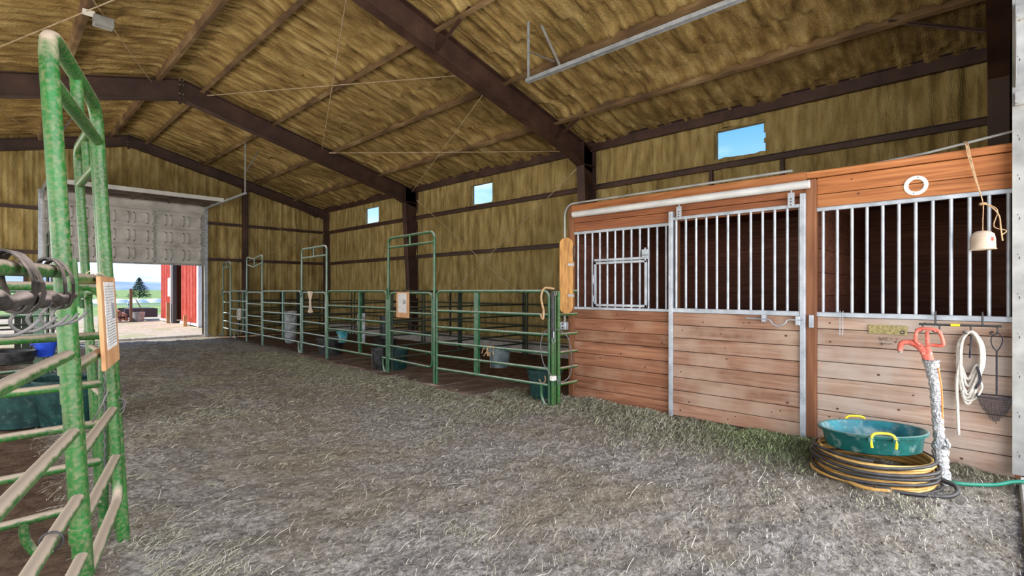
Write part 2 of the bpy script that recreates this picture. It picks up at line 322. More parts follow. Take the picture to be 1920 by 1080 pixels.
def grid_mesh(name, P, keep=None, m=None, smooth=True):
    """P: (na, nb, 3) array"""
    na, nb = P.shape[:2]; idx = np.arange(na*nb).reshape(na, nb)
    q = np.stack([idx[:-1, :-1], idx[1:, :-1], idx[1:, 1:], idx[:-1, 1:]], -1)
    q = q[keep] if keep is not None else q.reshape(-1, 4)
    q = q.reshape(-1, 4); me = bpy.data.meshes.new(name)
    me.vertices.add(na*nb); me.vertices.foreach_set('co', P.reshape(-1).astype(np.float32))
    me.loops.add(q.size); me.loops.foreach_set('vertex_index', q.reshape(-1).astype(np.int32))
    me.polygons.add(len(q)); me.polygons.foreach_set('loop_start', (np.arange(len(q))*4).astype(np.int32))
    me.update(calc_edges=True); me.validate()
    if smooth: me.shade_smooth()
    me.materials.append(M[m]); o = bpy.data.objects.new(name, me); COL.objects.link(o); ORG[o.name] = Vector((0, 0, 0)); return o

# ---------------------------------------------------------------- the building shell
XR, XL, RX = 9.36, -3.36, 3.0
YN, YF = -.15, 19.0
roofz = lambda X: 6.35-.253*abs(X-RX)
def H(x, y):   # floor height
    h = .03*fbm(x*.5, y*.5, 3, 3)+.035*fbm(x*2.3, y*2.3, 11, 3)+.026*fbm(x*9, y*9, 23, 3)
    pen = np.clip((x-5.0)/.4, 0, 1)*np.clip((y-4)/.3, 0, 1); pen = np.maximum(pen, np.clip((.55-x)/.3, 0, 1))
    h = h*(1-.6*pen)
    hay = .06*np.exp(-((x-5.35)/.35)**2)*np.clip((4.6-y)/1, 0, 1)*np.clip((y-.9)/.5, 0, 1)
    return h+hay*(.7+fbm(x*4, y*4, 5))-.01
def Hs(x, y): return float(H(np.array([x]), np.array([y]))[0])
def build_floor():
    xs = np.concatenate([np.linspace(XL, .2, 70)[:-1], np.linspace(.2, 5.75, 430), np.linspace(5.75, XR, 60)[1:]]); u = np.linspace(0, 1, 620); ys = -2.2+21.2*(.45*u+.55*u*u)
    X, Y = np.meshgrid(xs, ys, indexing='ij'); Z = H(X, Y)
    Z = np.where(Y > 18.6, Z*np.clip((19-Y)/.4, 0, 1), Z)
    o = grid_mesh('floor', np.stack([X, Y, Z], -1), m='floor'); tag(o, kind='structure')
build_floor()
def ribs(y, x, seed):
    """sprayed foam between the sheet corrugations: rounded lumps with tight valleys, uneven in width and depth"""
    yy = y+.028*fbm(x*.7, y*.5, seed)+.010*fbm(x*4, y*3, seed+2)
    out = -.03*fbm(x*2.2, y*2.6, seed+30)-.010*fbm(x*12, y*14, seed+50, 2)
    for per, amp, k in ((.305, .042, 0), (.1017, .034, 5)):
        t = yy/per+.13*k; c = np.floor(t); a = .35+1.3*np.random.default_rng(seed+k).random(4096)[(c.astype(int)*7) % 4096]
        a = a*(.8+.9*vnoise(x*.9+c*3.1, c*1.7, seed+k+1)); out = out-amp*a*np.abs(np.sin(PI*t))**.55
    return out
def build_ceiling():
    ys = np.arange(YN, YF+.02, .0254); d = np.concatenate([np.linspace(-6.36, 0, 120), np.linspace(0, 6.36, 160)[1:]])
    D, Y = np.meshgrid(d, ys, indexing='ij'); X = RX+D
    Z = 6.35-.253*np.sqrt(D*D+.02)+ribs(Y+.12*np.sin(np.floor(D/1.5)*2.1), X, 41)
    for px in PURX:   # foam thickens along every purlin
        Z -= .05*np.exp(-((X-px)/.10)**2)*(1+.6*fbm(Y*2, X, 77))
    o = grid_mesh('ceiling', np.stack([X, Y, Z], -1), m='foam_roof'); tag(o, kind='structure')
PURX = [3.44, 2.56, 4.98, 6.52, 7.98, 1.02, -.52, -1.98]
build_ceiling()
WIN = [(2.89, 3.75, 3.90, 4.44), (9.63, 10.52, 3.88, 4.42), (15.29, 16.2, 3.88, 4.42)]
GZ = [3.80, 2.60, 1.35]
def build_right():
    ys = np.arange(YN, YF+.02, .0254); zs = np.arange(-.18, 4.78, .045); Y, Z = np.meshgrid(ys, zs, indexing='ij')
    X = XR+1.05*ribs(Y, Z*.45, 91)
    for gz in GZ: X -= .03*np.exp(-((Z-gz)/.09)**2)*(1+fbm(Y*3, Z, 13))
    X = np.maximum(X, XR-.125)
    keep = np.ones((len(ys)-1, len(zs)-1), bool); yc = (Y[:-1, :-1]+Y[1:, 1:])/2; zc = (Z[:-1, :-1]+Z[1:, 1:])/2
    for a, b, c, d in WIN:
        rag = .03*fbm(yc*6, zc*6, 3); keep &= ~((yc > a+rag) & (yc < b+rag) & (zc > c) & (zc < d+rag*.5))
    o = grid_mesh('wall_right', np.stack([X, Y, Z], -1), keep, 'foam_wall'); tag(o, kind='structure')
    s = MB()   # outer metal skin around the window holes
    ycuts = [YN]+[v for wn in WIN for v in wn[:2]]+[YF]
    for i in range(len(ycuts)-1):
        if i % 2 == 0: s.box(XR+.08, XR+.09, ycuts[i], ycuts[i+1], -.3, 4.85)
        else:
            wn = WIN[i//2]; s.box(XR+.08, XR+.09, ycuts[i], ycuts[i+1], -.3, wn[2]); s.box(XR+.08, XR+.09, ycuts[i], ycuts[i+1], wn[3], 4.85)
    tag(s.build('wall_outer_skin', 'steel', smooth=False), kind='structure')
    for i, (a, b, c, d) in enumerate(WIN):
        f = MB(); t = .035
        f.box(XR-.02, XR+.09, a-t, a, c-t, d+t); f.box(XR-.02, XR+.09, b, b+t, c-t, d+t); f.box(XR-.02, XR+.09, a, b, c-t, c); f.box(XR-.02, XR+.09, a, b, d, d+t)
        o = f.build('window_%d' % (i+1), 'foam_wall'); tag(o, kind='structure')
        g = MB(); g.box(XR+.05, XR+.054, a, b, c, d); g.build('pane', 'pane', o)
build_right()
DX0, DX1, DZ = 1.10, 5.0, 4.30
def build_far():
    xs = np.arange(XL, XR+.02, .03); zs = np.concatenate([np.arange(-.165, 6.4, .055)]); X, Z = np.meshgrid(xs, zs, indexing='ij')
    Z = np.minimum(Z, 6.35-.253*np.abs(X-RX))
    Y = YF+1.05*ribs(X, Z*.45, 131)
    for gz in GZ[:2]: Y -= .03*np.exp(-((Z-gz)/.09)**2)
    Y = np.maximum(Y, YF-.125)
    xc = (X[:-1, :-1]+X[1:, 1:])/2; zc = (Z[:-1, :-1]+Z[1:, 1:])/2
    keep = ~((xc > DX0) & (xc < DX1) & (zc < DZ)) & ~((xc > -.45) & (xc < .72) & (zc < 2.1))
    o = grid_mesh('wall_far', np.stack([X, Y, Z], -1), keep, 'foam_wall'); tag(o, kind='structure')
    s = MB(); y0, y1 = YF+.08, YF+.09
    s.box(XL, -.45, y0, y1, 0, 4.7); s.box(-.45, .72, y0, y1, 2.1, 4.7); s.box(.72, DX0, y0, y1, 0, 4.7); s.box(DX1, XR, y0, y1, 0, 4.7); s.box(DX0, DX1, y0, y1, DZ, 4.7)
    s.prism([(XL, 4.7), (XR, 4.7), (RX, 6.4)], lambda a, b: Vector((a, y0, b)), lambda a, b: Vector((a, y1, b)))
    tag(s.build('wall_outer_skin', 'steel', smooth=False), kind='structure')
    s = MB(); s.box(-.53, -.45, YF-.1, YF+.1, 0, 2.18); s.box(.72, .80, YF-.1, YF+.1, 0, 2.18); s.box(-.45, .72, YF-.1, YF+.1, 2.1, 2.18)
    tag(s.build('door_2', 'steel', smooth=False), kind='structure')
build_far()
# unseen left wall: left open below to let light in, metal and foam above
s = MB(); s.box(XL-.06, XL, YN, YF, 2.75, 4.75)
for y in np.arange(YN+.2, YF, 3.15): s.box(XL-.12, XL, y-.08, y+.08, 0, 2.75)
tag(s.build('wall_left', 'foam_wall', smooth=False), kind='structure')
# near gable wall right of the big opening
s = MB(); s.box(5.80, XR+.1, YN-.12, YN-.02, 0, 4.75); s.prism([(5.8, 4.75), (XR, 4.75), (5.8, 5.6)], lambda a, b: Vector((a, YN-.12, b)), lambda a, b: Vector((a, YN-.02, b)))
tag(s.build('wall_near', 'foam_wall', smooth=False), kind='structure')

# roof sheet above the foam, so no daylight leaks in
s = MB()
for sg in (-1, 1): s.add([Vector((RX, YN-.2, 6.50)), Vector((RX, YF+.2, 6.50)), Vector((RX+sg*6.6, YF+.2, 6.50-.253*6.6)), Vector((RX+sg*6.6, YN-.2, 6.50-.253*6.6))], [(0, 1, 2, 3)])
tag(s.build('roof_sheet', 'steel', smooth=False), kind='structure')

# ---------------------------------------------------------------- steel frames
def frame(Y, deep=.43, col=True, left=True):
    zt = lambda X: 6.17-.253*abs(X-RX)
    zb = lambda X: 6.17-deep-.253*abs(X-RX)
    sides = (1, -1) if left else (1,)
    for sg in sides:
        xe = RX+sg*6.30
        s = MB(); A = lambda o_: (lambda a, b: Vector((a, Y+o_, b)))
        s.prism([(RX, zt(RX)), (xe, zt(xe)), (xe, zb(xe)-.06), (RX+sg*5.4, zb(RX+sg*5.4)), (RX, zb(RX))], A(-.006), A(.006))
        s.bar((RX, Y, zt(RX)), (xe, Y, zt(xe)), .2, .014); s.bar((RX, Y, zb(RX)), (RX+sg*5.4, Y, zb(RX+sg*5.4)), .2, .014)
        s.bar((RX+sg*5.4, Y, zb(RX+sg*5.4)), (RX+sg*5.84, Y, zb(xe)+.05), .2, .014)
        # stiffener and splice plates with bolts
        s.box(RX+sg*.004, RX+sg*.02, Y-.1, Y+.1, zb(RX)-.08, zt(RX)+.02); s.box(RX+sg*5.82, RX+sg*5.84, Y-.1, Y+.1, zb(RX+sg*5.84)-.03, zt(RX+sg*5.84)+.02)
        b = tag(s.build('roof_beam', 'steel', smooth=False), label='dark brown steel roof rafter %s' % ('over the pens side' if sg > 0 else 'over the left side'), kind='structure')
        k = MB()
        for dz in (.0, .1, .3, .4):
            for dy in (-.07, .07): k.tube([(RX+sg*.02, Y+dy, zb(RX)+dz+.01), (RX+sg*.045, Y+dy, zb(RX)+dz+.01)], .012, 6)
        k.build('bolt', 'bolt', b)
        if col:
            s = MB(); X0, X1, XO = RX+sg*5.84, RX+sg*6.08, RX+sg*6.28; ztop = zt(X0)
            s.prism([(X0, ztop), (XO, ztop-.1), (XO, 0), (X1, 0)], A(-.006), A(.006))
            s.bar((X0, Y, zb(X0)-.02), (X1, Y, 0), .2, .014, up=(sg, 0, 0)); s.bar((XO, Y, ztop-.1), (XO, Y, 0), .2, .014, up=(sg, 0, 0))
            s.box(min(X0, XO), max(X0, XO), Y-.1, Y+.1, zb(X0)-.05, zb(X0)-.035)
            tag(s.build('column', 'steel', smooth=False), label='tapered dark brown steel column', kind='structure')
for Y in (-.01, 6.45, 13.05): frame(Y)
frame(18.86, .30, col=False)
def zbar(a, b, h, wdt, name, m, nrm=(0, 0, 1), side=1, label=None):
    """cold-formed Z section from a to b: web plus two lips"""
    a = Vector(a); b = Vector(b); d = (b-a).normalized(); u = Vector(nrm); r = d.cross(u).normalized()*side
    t = .012; poly = [(-wdt, 0), (t, 0), (t, h-t), (wdt, h-t), (wdt, h), (0, h), (0, t), (-wdt, t)]
    s = MB(); s.prism(poly, lambda x, z: a+r*x+u*z, lambda x, z: b+r*x+u*z)
    o = s.build(name, m, smooth=False); return tag(o, kind='structure', label=label)
SPANS = [(YN, 6.45), (6.45, 13.05), (13.05, YF-.1)]
for px in PURX:
    sg = 1 if px > RX else -1; nrm = Vector((.253*sg, 0, 1)).normalized(); z = roofz(px)-.235
    for k, (a, b) in enumerate(SPANS):
        sag = .0
        zbar((px, a, z), (px, b, z), .235, .07, 'roof_purlin_beam', 'purlin', nrm, side=sg, label='brown steel roof purlin running along the barn')
zbar((9.2, YN, 4.56), (9.2, YF, 4.56), .2, .07, 'eave_beam', 'steel', (0, 0, 1), -1, 'dark steel eave strut along the top of the pens wall')
for gz in GZ[:2]:
    for a, b in SPANS: zbar((XR-.16, a+.02, gz-.09), (XR-.16, b-.02, gz-.09), .10, .05, 'wall_girt_beam', 'steel', (0, 0, 1), -1, 'brown steel wall girt behind the pens')
    zbar((DX1+.1, YF-.16, gz-.09), (XR-.1, YF-.16, gz-.09), .10, .05, 'wall_girt_beam', 'steel', (0, 0, 1), -1, 'brown girt on the far wall')
    zbar((XL+.1, YF-.16, gz-.09), (DX0-.1, YF-.16, gz-.09), .10, .05, 'wall_girt_beam', 'steel', (0, 0, 1), -1, 'brown girt on the far wall')
for i, x in enumerate((6.26,)):
    s = MB(); s.box(x-.09, x+.09, YF-.2, YF-.06, 0, roofz(x)-.35); s.box(x-.02, x+.02, YF-.26, YF-.2, 0, roofz(x)-.35)
    tag(s.build('column', 'steel', smooth=False), label='dark steel gable column right of the garage door', kind='structure')
s = MB(); s.box(9.12, 9.3, YF-.24, YF-.06, 0, 4.5); tag(s.build('column', 'steel', smooth=False), label='dark steel corner column in the far corner', kind='structure')
# short posts on the girt above the stalls (framing of window_1)
for y in (3.80, 2.60): 
    s = MB(); s.box(9.22, 9.3, y-.03, y+.03, 3.0, 3.72); tag(s.build('trim_1' if y > 3 else 'trim_2', 'steel', smooth=False), kind='structure')
# knee braces between rafter and purlins
for (a, b) in (((4.97, 6.55, 5.28), (4.98, 5.65, 5.72)), ((7.98, 6.55, 4.55), (7.98, 5.65, 4.95)), ((7.98, .09, 4.5), (7.98, 1.0, 4.95))):
    s = MB(); s.bar(a, b, .05, .006); s.bar(Vector(a)+Vector((.02, 0, 0)), Vector(b)+Vector((.02, 0, 0)), .006, .05)
    tag(s.build('flange_brace_beam', 'steel', smooth=False), kind='structure', label='short steel brace from rafter to purlin')
# rod bracing
def rod(a, b, label, r=.009, sagz=.0):
    a = Vector(a); b = Vector(b); m = (a+b)/2-Vector((0, 0, sagz)); s = MB(); s.tube([a, m, b], r, 6); s.tube([a, a+(b-a)*.03], r*1.9, 6)
    return tag(s.build('brace_rod', 'rod'), label, 'rod')
rz = lambda X, o=.28: 6.35-o-.253*abs(X-RX)
def rrod(x0, y0, x1, y1, label): rod((x0, y0, rz(x0)), (x1, y1, rz(x1)), label)
rrod(3.55, 6.56, 6.2, 12.94, 'thin steel brace rod under the roof, running ridge to mid slope in the middle bay')
rrod(3.5, 12.94, 6.0, 6.56, 'thin steel brace rod crossing the middle bay from far ridge to near mid slope')
rrod(6.3, 6.56, 9.05, 12.94, 'lower thin roof brace rod reaching the top of the second column')
rrod(6.4, 12.94, 9.0, 6.56, 'lower thin roof brace rod ending at the near column haunch')
rrod(-.6, 12.94, 2.45, 6.56, 'thin roof brace rod left of the ridge, behind the small flood lamp')
rrod(.1, 6.56, 2.45, 12.94, 'thin roof brace rod left of the ridge meeting the second rafter at its splice')
rrod(-.3, 13.16, 1.1, 18.75, 'thin roof brace rod above the garage door track in the end bay')
rod((9.08, 12.7, 4.25), (9.08, 6.8, .3), 'long diagonal wall brace rod falling towards the stalls')
rod((9.05, 6.7, 4.2), (9.05, 12.8, .35), 'long diagonal wall brace rod rising towards the stalls')
rod((6.4, 18.82, 4.3), (9.1, 18.82, 2.9), 'diagonal brace rod on the far gable wall, falling to the corner')
rod((6.35, 18.80, 2.55), (9.1, 18.80, 3.75), 'diagonal brace rod on the far gable wall, rising to the corner')
# roofline dust duct of spray: small conduit drop on the wall
s = MB(); s.tube(fillet([(9.24, 10.98, 2.6), (9.24, 10.98, 1.7), (9.24, 11.2, 1.55)], .1), .02, 8)
tag(s.build('wall_conduit', 'foam_wall'), 'foam covered conduit stub dropping from the middle wall girt', 'conduit')

# ---------------------------------------------------------------- garage door in the far gable
def garage():
    d = empty('door_1', None, None, (3.05, YF-.12, 0), kind='structure'); d['label'] = 'half raised white sectional garage door'
    rows = [2.38, 2.92, 3.46, 4.0, 4.28]; yb = YF-.16
    for i in range(4):
        z0, z1 = rows[i]+.004, rows[i+1]-.004; s = MB(); s.box(DX0-.03, DX1+.03, yb, yb+.04, z0-.004, z1+.006)
        s.box(DX0+.02, DX1-.02, yb-.035, yb, z0+.006, z0+.035); s.box(DX0+.02, DX1-.02, yb-.035, yb, z1-.035, z1-.006)
        sec = s.build('door_panel', 'door_skin', d, smooth=False)
        if i == 3: continue
        n = 8; wd = (DX1-DX0-.1)/n
        for k in range(n):
            xa = DX0+.05+k*wd+.06; xb = xa+wd-.12; e = MB(); t = .028
            for (p0, p1, q0, q1) in ((xa, xb, z0+.10, z0+.10+t), (xa, xb, z1-.10-t, z1-.10), (xa, xa+t, z0+.10, z1-.10), (xb-t, xb, z0+.10, z1-.10)): e.box(p0, p1, yb-.03, yb, q0, q1)
            e.build('raised_panel', 'door_skin', sec, smooth=False)
        for x in (DX0+.06, 2.36, 3.63, DX1-.06):
            e = MB(); e.box(x-.03, x+.03, yb-.035, yb-.018, z0+.02, z1-.02); e.build('door_stile', 'galv_old', sec, smooth=False)
    s = MB(); s.box(DX0, DX1, yb, yb+.30, 4.28, 4.34); s.build('curved_section', 'door_skin', d, smooth=False); s = MB(); s.box(DX0, DX1, yb-.03, yb+.06, 2.33, 2.38); s.build('bottom_seal', 'galv_old', d, smooth=False)
    z = 4.27
    for i in range(3):
        a = YF-.35-i*.55; b = a-.53; s = MB(); s.box(DX0+.03, DX1-.03, b, a, z, z+.04)
        for q in np.linspace(DX0+.1, DX1-.1, 5): s.box(q-.03, q+.03, b, a, z-.03, z)
        s.box(DX0+.03, DX1-.03, b, b+.06, z-.04, z); s.build('door_panel', 'door_under', d, smooth=False)
    s = MB(); s.box(DX0-.02, DX1+.02, 16.93, 16.98, z-.06, z+.05); s.build('front_edge', 'white_tube', d, smooth=False)
    for x in (DX0-.03, DX1+.03):
        s = MB(); p = fillet([(x, YF-.14, 0), (x, YF-.14, 4.23), (x, 15.1, 4.23)], .35, 8)
        for q0, q1 in zip(p[:-1], p[1:]): s.bar(q0, q1, .05, .05, up=(0, 0, 1) if abs((q1-q0).z) < .5*(q1-q0).length else (0, 1, 0))
        s.build('door_track', 'galv', d, smooth=False)
        s = MB(); s.bar((x, 15.15, 4.24), (x, 15.15, roofz(x)-.02), .03, .03); s.bar((x, 15.15, 4.8), (x+.5, 15.5, roofz(x+.5)-.1), .025, .025); s.build('hanger', 'galv_old', d, smooth=False)
    s = MB(); s.box(DX0-.10, DX0-.04, YF-.16, YF+.08, 0, DZ); s.box(DX1+.05, DX1+.11, YF-.16, YF+.08, 0, DZ); s.build('door_jamb', 'galv', d, smooth=False)
garage()
s = MB()
for i, (a, b) in enumerate(((DX0-.3, 3.1), (3.12, DX1+.6))): s.box(a, b, YF-.05, YF+.25, -.05, .06+.01*i)
tag(s.build('door_sill', 'concrete', bevel=.01), kind='structure')

# near door track, hangers and jamb (top right of the picture)
t = empty('overhead_door_track', 'galvanised overhead door track hung from the roof above the stalls', 'track', (5.75, 2.5, 4.7))
s = MB()
s.bar((5.75, .05, 4.70), (5.75, 5.2, 4.70), .075, .012); s.bar((5.715, .05, 4.72), (5.715, 5.2, 4.72), .008, .05); s.bar((5.785, .05, 4.73), (5.785, 5.2, 4.73), .008, .075); s.build('rail', 'galv', t, smooth=False)
s = MB(); s.bar((5.75, 5.17, 4.72), (5.75, 5.17, roofz(5.75)), .04, .012); s.build('hanger', 'galv', t, smooth=False)
s = MB(); s.bar((5.75, 5.15, 5.15), (6.35, 5.15, 5.20), .03, .008); s.bar((6.5, 5.1, 5.08), (5.9, 5.05, 5.6), .04, .01); s.build('cross_brace', 'galv_old', t, smooth=False)
s = MB(); s.bar((5.75, 2.0, 4.74), (5.75, 2.0, roofz(5.75)), .04, .012); s.bar((5.72, 1.9, 4.75), (5.72, 2.1, 4.75), .02, .05); s.build('hanger', 'galv', t, smooth=False)
t = empty('door_jamb_track', 'perforated galvanised jamb track standing at the end of the right stall', 'track', (5.74, -.12, 0))
s = MB(); s.box(5.60, 5.615, -.16, -.085, .06, 4.62); s.box(5.60, 5.80, -.165, -.155, .06, 4.62); s.box(5.66, 5.72, -.15, -.10, .06, 4.6); s.build('jamb_angle', 'galv_old', t, smooth=False)
k = MB()
for z in np.arange(.2, 4.5, .31):
    k.box(5.5985, 5.6, -.128, -.122, z, z+.02); k.box(5.5985, 5.6, -.118, -.113, z+.035, z+.043)
k.build('slot', 'ink', t, smooth=False, label='punched slots')['kind'] = 'stuff'
k = MB()
for z in (2.95, 3.62):
    k = MB(); k.box(5.56, 5.60, -.155, -.10, z, z+.10); k.tube([(5.55, -.12, z+.03), (5.60, -.12, z+.03)], .022, 10); k.build('roller_bracket', 'galv_old', t)
k = MB()
k.prism([(5.35, 3.10), (5.62, 3.10), (5.62, 3.75), (5.48, 3.75)], lambda a, b: Vector((a, -.10, b)), lambda a, b: Vector((a, -.105, b))); k.build('track_bracket', 'galv_old', t, smooth=False)
s = MB(); s.box(3.2, 5.62, -.42, -.12, -.04, .05); tag(s.build('door_sill', 'concrete', bevel=.012), kind='structure')

# ---------------------------------------------------------------- horse stalls on the right
FX = 5.71
ZB = [0.0, .17, .33, .49, .65, .81, .97, 1.13, 1.25]
def boards(root, y0, y1, x0, x1, zs, m, name='board', knots=0, seed=1):
    r = random.Random(seed)
    for a, b in zip(zs[:-1], zs[1:]):
        j = r.uniform(-.004, .004); s = MB(); s.box(x0+j, x1+j, y0, y1, a+.003, b-.003)
        o = s.build(name, m, root, smooth=False, bevel=.004)
        if knots:
            for _ in range(r.randint(1, knots)):
                k = MB()
                y = r.uniform(y0+.1, y1-.1); z = r.uniform(a+.03, b-.03); q = r.uniform(.007, .015)
                k.lathe([(0, .0015), (q*.7, .0012), (q, 0)], (x0+j, y, z), 10, 1, 1, Matrix.Rotation(-PI/2, 4, 'Y') @ Matrix.Scale(.75, 4, (1, 0, 0)))
                k.build('knot', 'knot', o)
def grille(root, ys, x, z0, z1, ya, yb, name='bar', r=.014):
    for y in ys:
        s = MB(); s.tube([(x, y, z0), (x, y, z1)], r, 10); s.build(name, 'galv', root)
def channel(root, y0, y1, z0, z1, x0, x1, name='rail'):
    s = MB(); s.box(x0, x1, y0, y1, z0, z1); s.box(x0-.004, x1+.004, y0, y1, z1-.006, z1); return s.build(name, 'galv', root, smooth=False, bevel=.002)

# left stall front
st = empty('horse_stall', 'brown board stall front with feed window in its bars, left of the sliding door', 'stall', (FX, 3.55, 0))
boards(st, 2.84, 4.27, FX, FX+.04, ZB, 'wood_left', knots=2, seed=4)
boards(st, 1.38, 4.27, FX-.005, FX+.035, [2.325, 2.45, 2.60], 'wood_red', seed=9)
boards(st, 1.38, 4.30, FX-.03, FX+.09, [2.60, 2.70], 'wood_hi', name='cap_board', seed=2)
s = MB(); s.box(FX-.02, FX+.09, 4.27, 4.36, 0, 2.70); s.build('post', 'wood_post', st, smooth=False, bevel=.004)
s = MB(); s.box(FX+.0, FX+.09, 2.755, 2.84, 0, 2.60); s.build('post', 'wood_post', st, smooth=False, bevel=.004)
channel(st, 2.82, 4.27, 2.288, 2.325, FX-.008, FX+.03); channel(st, 2.82, 4.27, 1.25, 1.285, FX-.008, FX+.03)
Yl = [4.214, 4.094, 3.974, 3.854, 3.734, 3.614, 3.494, 3.374, 3.254, 3.134, 3.016, 2.897]
grille(st, Yl, FX+.012, 1.28, 2.30, 0, 0)
fd = MB(); xw = FX-.018
for (a, b, c, d) in ((3.14, 3.92, 1.30, 1.33), (3.14, 3.92, 1.86, 1.89), (3.14, 3.17, 1.30, 1.89), (3.89, 3.92, 1.30, 1.89)): fd.box(xw-.012, xw+.01, a, b, c, d)
f = fd.build('feed_door', 'galv', st, smooth=False, bevel=.002)
s = MB(); s.tube([(xw-.02, 3.93, 1.60), (xw-.02, 3.93, 1.72)], .012, 8); s.tube([(xw-.02, 3.93, 1.36), (xw-.02, 3.93, 1.44)], .012, 8); s.build('hinge', 'galv', f)
s = MB(); s.box(xw-.02, xw+.0, 3.10, 3.20, 1.90, 2.02); s.box(xw-.028, xw-.02, 3.14, 3.16, 1.88, 2.04); s.tube([(xw-.035, 3.12, 1.95), (xw-.035, 3.19, 1.95)], .009, 8); s.build('latch', 'galv', f, smooth=False)
s = MB(); s.box(xw-.005, xw+.01, 3.12, 3.92, 1.90, 1.93); s.build('crossbar', 'galv', st, smooth=False)

# sliding door
sd_ = empty('sliding_stall_door', 'wooden sliding stall door with galvanised frame and bars hanging from the white tube', 'door', (5.66, 2.10, .02), kind='thing')
boards(sd_, 1.42, 2.79, 5.655, 5.69, [.03, .18, .33, .485, .64, .795, .95, 1.10, 1.25], 'wood_door', knots=3, seed=12)
for y, z1 in ((2.80, 2.445), (1.40, 2.475)):
    s = MB(); s.box(5.63, 5.70, y-.024, y+.024, .03, z1); o = s.build('upright', 'galv', sd_, smooth=False, bevel=.003)
    k = MB()
    for z in np.arange(.10, 2.4, .16): k.lathe([(0, .005), (.006, .004), (.008, 0)], (5.63, y, z), 8, 1, 1, Matrix.Rotation(-PI/2, 4, 'Y'))
    k.build('bolt', 'bolt', o)
    k = MB(); k.lathe([(0, 0), (.035, 0), (.035, .03), (.02, .05), (0, .05)], (5.64, y, -.005), 14); k.build('foot_roller', 'galv_old', sd_)
channel(sd_, 1.42, 2.78, 2.34, 2.375, 5.642, 5.69); channel(sd_, 1.42, 2.78, 1.25, 1.30, 5.642, 5.69)
Yd = [2.741, 2.622, 2.5, 2.381, 2.262, 2.141, 2.024, 1.901, 1.782, 1.664, 1.545, 1.431]
grille(sd_, Yd, 5.665, 1.29, 2.35, 0, 0)
s = MB(); p = catmull([(5.61, 1.93, 1.215), (5.605, 1.80, 1.21), (5.60, 1.70, 1.205), (5.595, 1.66, 1.16), (5.59, 1.60, 1.145), (5.595, 1.545, 1.18), (5.60, 1.52, 1.21), (5.605, 1.40, 1.212)], 6); s.tube(p, .007, 8)
l = s.build('latch_rod', 'galv', sd_)
s = MB(); s.box(5.60, 5.655, 1.735, 1.775, 1.18, 1.255); s.box(5.60, 5.655, 1.415, 1.455, 1.16, 1.25); s.build('latch_plate', 'galv', l, smooth=False, bevel=.002)
for y in (2.69, 1.50):
    s = MB(); s.box(5.622, 5.63, y-.03, y+.03, 2.345, 2.49); s.tube([(5.63, y, 2.46), (5.63, y, 2.56)], .008, 6)
    h = s.build('track_hanger', 'galv', sd_, smooth=False); k = MB()
    for z in (2.37, 2.40, 2.43): k.tube([(5.612, y, z), (5.622, y, z)], .007, 6)
    k.build('bolt', 'ink', h)
t = MB(); t.tube([(5.62, 4.22, 2.555), (5.62, 1.335, 2.555)], .042, 16); tag(t.build('track_tube', 'white_tube'), 'white round track tube along the header above the sliding door', 'track')

# right stall front
st2 = empty('horse_stall', 'pale weathered board stall front with bars, between sliding door and jamb track', 'stall', (FX, .62, 0))
boards(st2, -.10, 1.29, FX, FX+.04, ZB, 'wood_right', knots=3, seed=21)
boards(st2, -.10, 1.29, FX-.005, FX+.035, [2.325, 2.455, 2.62], 'wood_hi', knots=1, seed=5)
boards(st2, -.10, 1.38, FX-.03, FX+.09, [2.62, 2.69], 'wood_hi', name='cap_board', seed=6)
s = MB(); s.box(FX-.045, FX+.07, 1.29, 1.385, 0, 2.61); s.build('post', 'wood_post', st2, smooth=False, bevel=.004)
s = MB(); s.box(FX-.0, FX+.09, -.14, -.10, 0, 2.69); s.build('post', 'wood_post', st2, smooth=False)
channel(st2, -.10, 1.29, 2.288, 2.325, FX-.012, FX+.03); channel(st2, -.10, 1.29, 1.25, 1.295, FX-.012, FX+.03)
Yr = [1.239, 1.119, .999, .881, .761, .642, .523, .406, .286, .168, .049, -.066]
grille(st2, Yr, FX+.01, 1.29, 2.30, 0, 0)
s = MB(); s.box(FX-.075, FX-.045, 1.305, 1.345, 1.14, 1.265); s.tube([(FX-.08, 1.325, 1.17), (FX-.07, 1.325, 1.17)], .006, 6); s.build('door_stop', 'galv', st2, smooth=False, bevel=.004)
# marker writing on the boards: WELL with an unreadable word and an arrow below
s = MB(); xw = FX-.0055
def stroke(pts, y, z, sc, r=.002): s.tube([(xw, y-px*sc, z+pz*sc) for px, pz in pts], r, 4)
y0, z0, q = .785, 1.045, .032
for i, L_ in enumerate(([(0, 1), (.25, 0), (.5, .7), (.75, 0), (1, 1)], [(.9, 1), (.1, 1), (.1, 0), (.9, 0)], [(.15, 1), (.15, 0), (.85, .05)], [(.15, 1), (.15, 0), (.85, .05)])): stroke(L_, y0-i*.042, z0, q)
stroke([(.1, .5), (.7, .5)], y0-.042, z0, q)
stroke([(0, .3), (.3, .8), (.3, -.3), (.5, .5), (.8, .1), (1.1, .6), (1.4, .2), (1.8, .5), (2.1, .2), (2.5, .5), (2.9, .3), (3.2, .4)], y0-.01, z0-.035, .028)
stroke([(0, 0), (1.3, -.15), (1.0, .1)], y0-.13, z0-.05, .028)
s.build('marker_writing', 'ink', st2, label='handwritten word WELL with a scribble and arrow beneath')
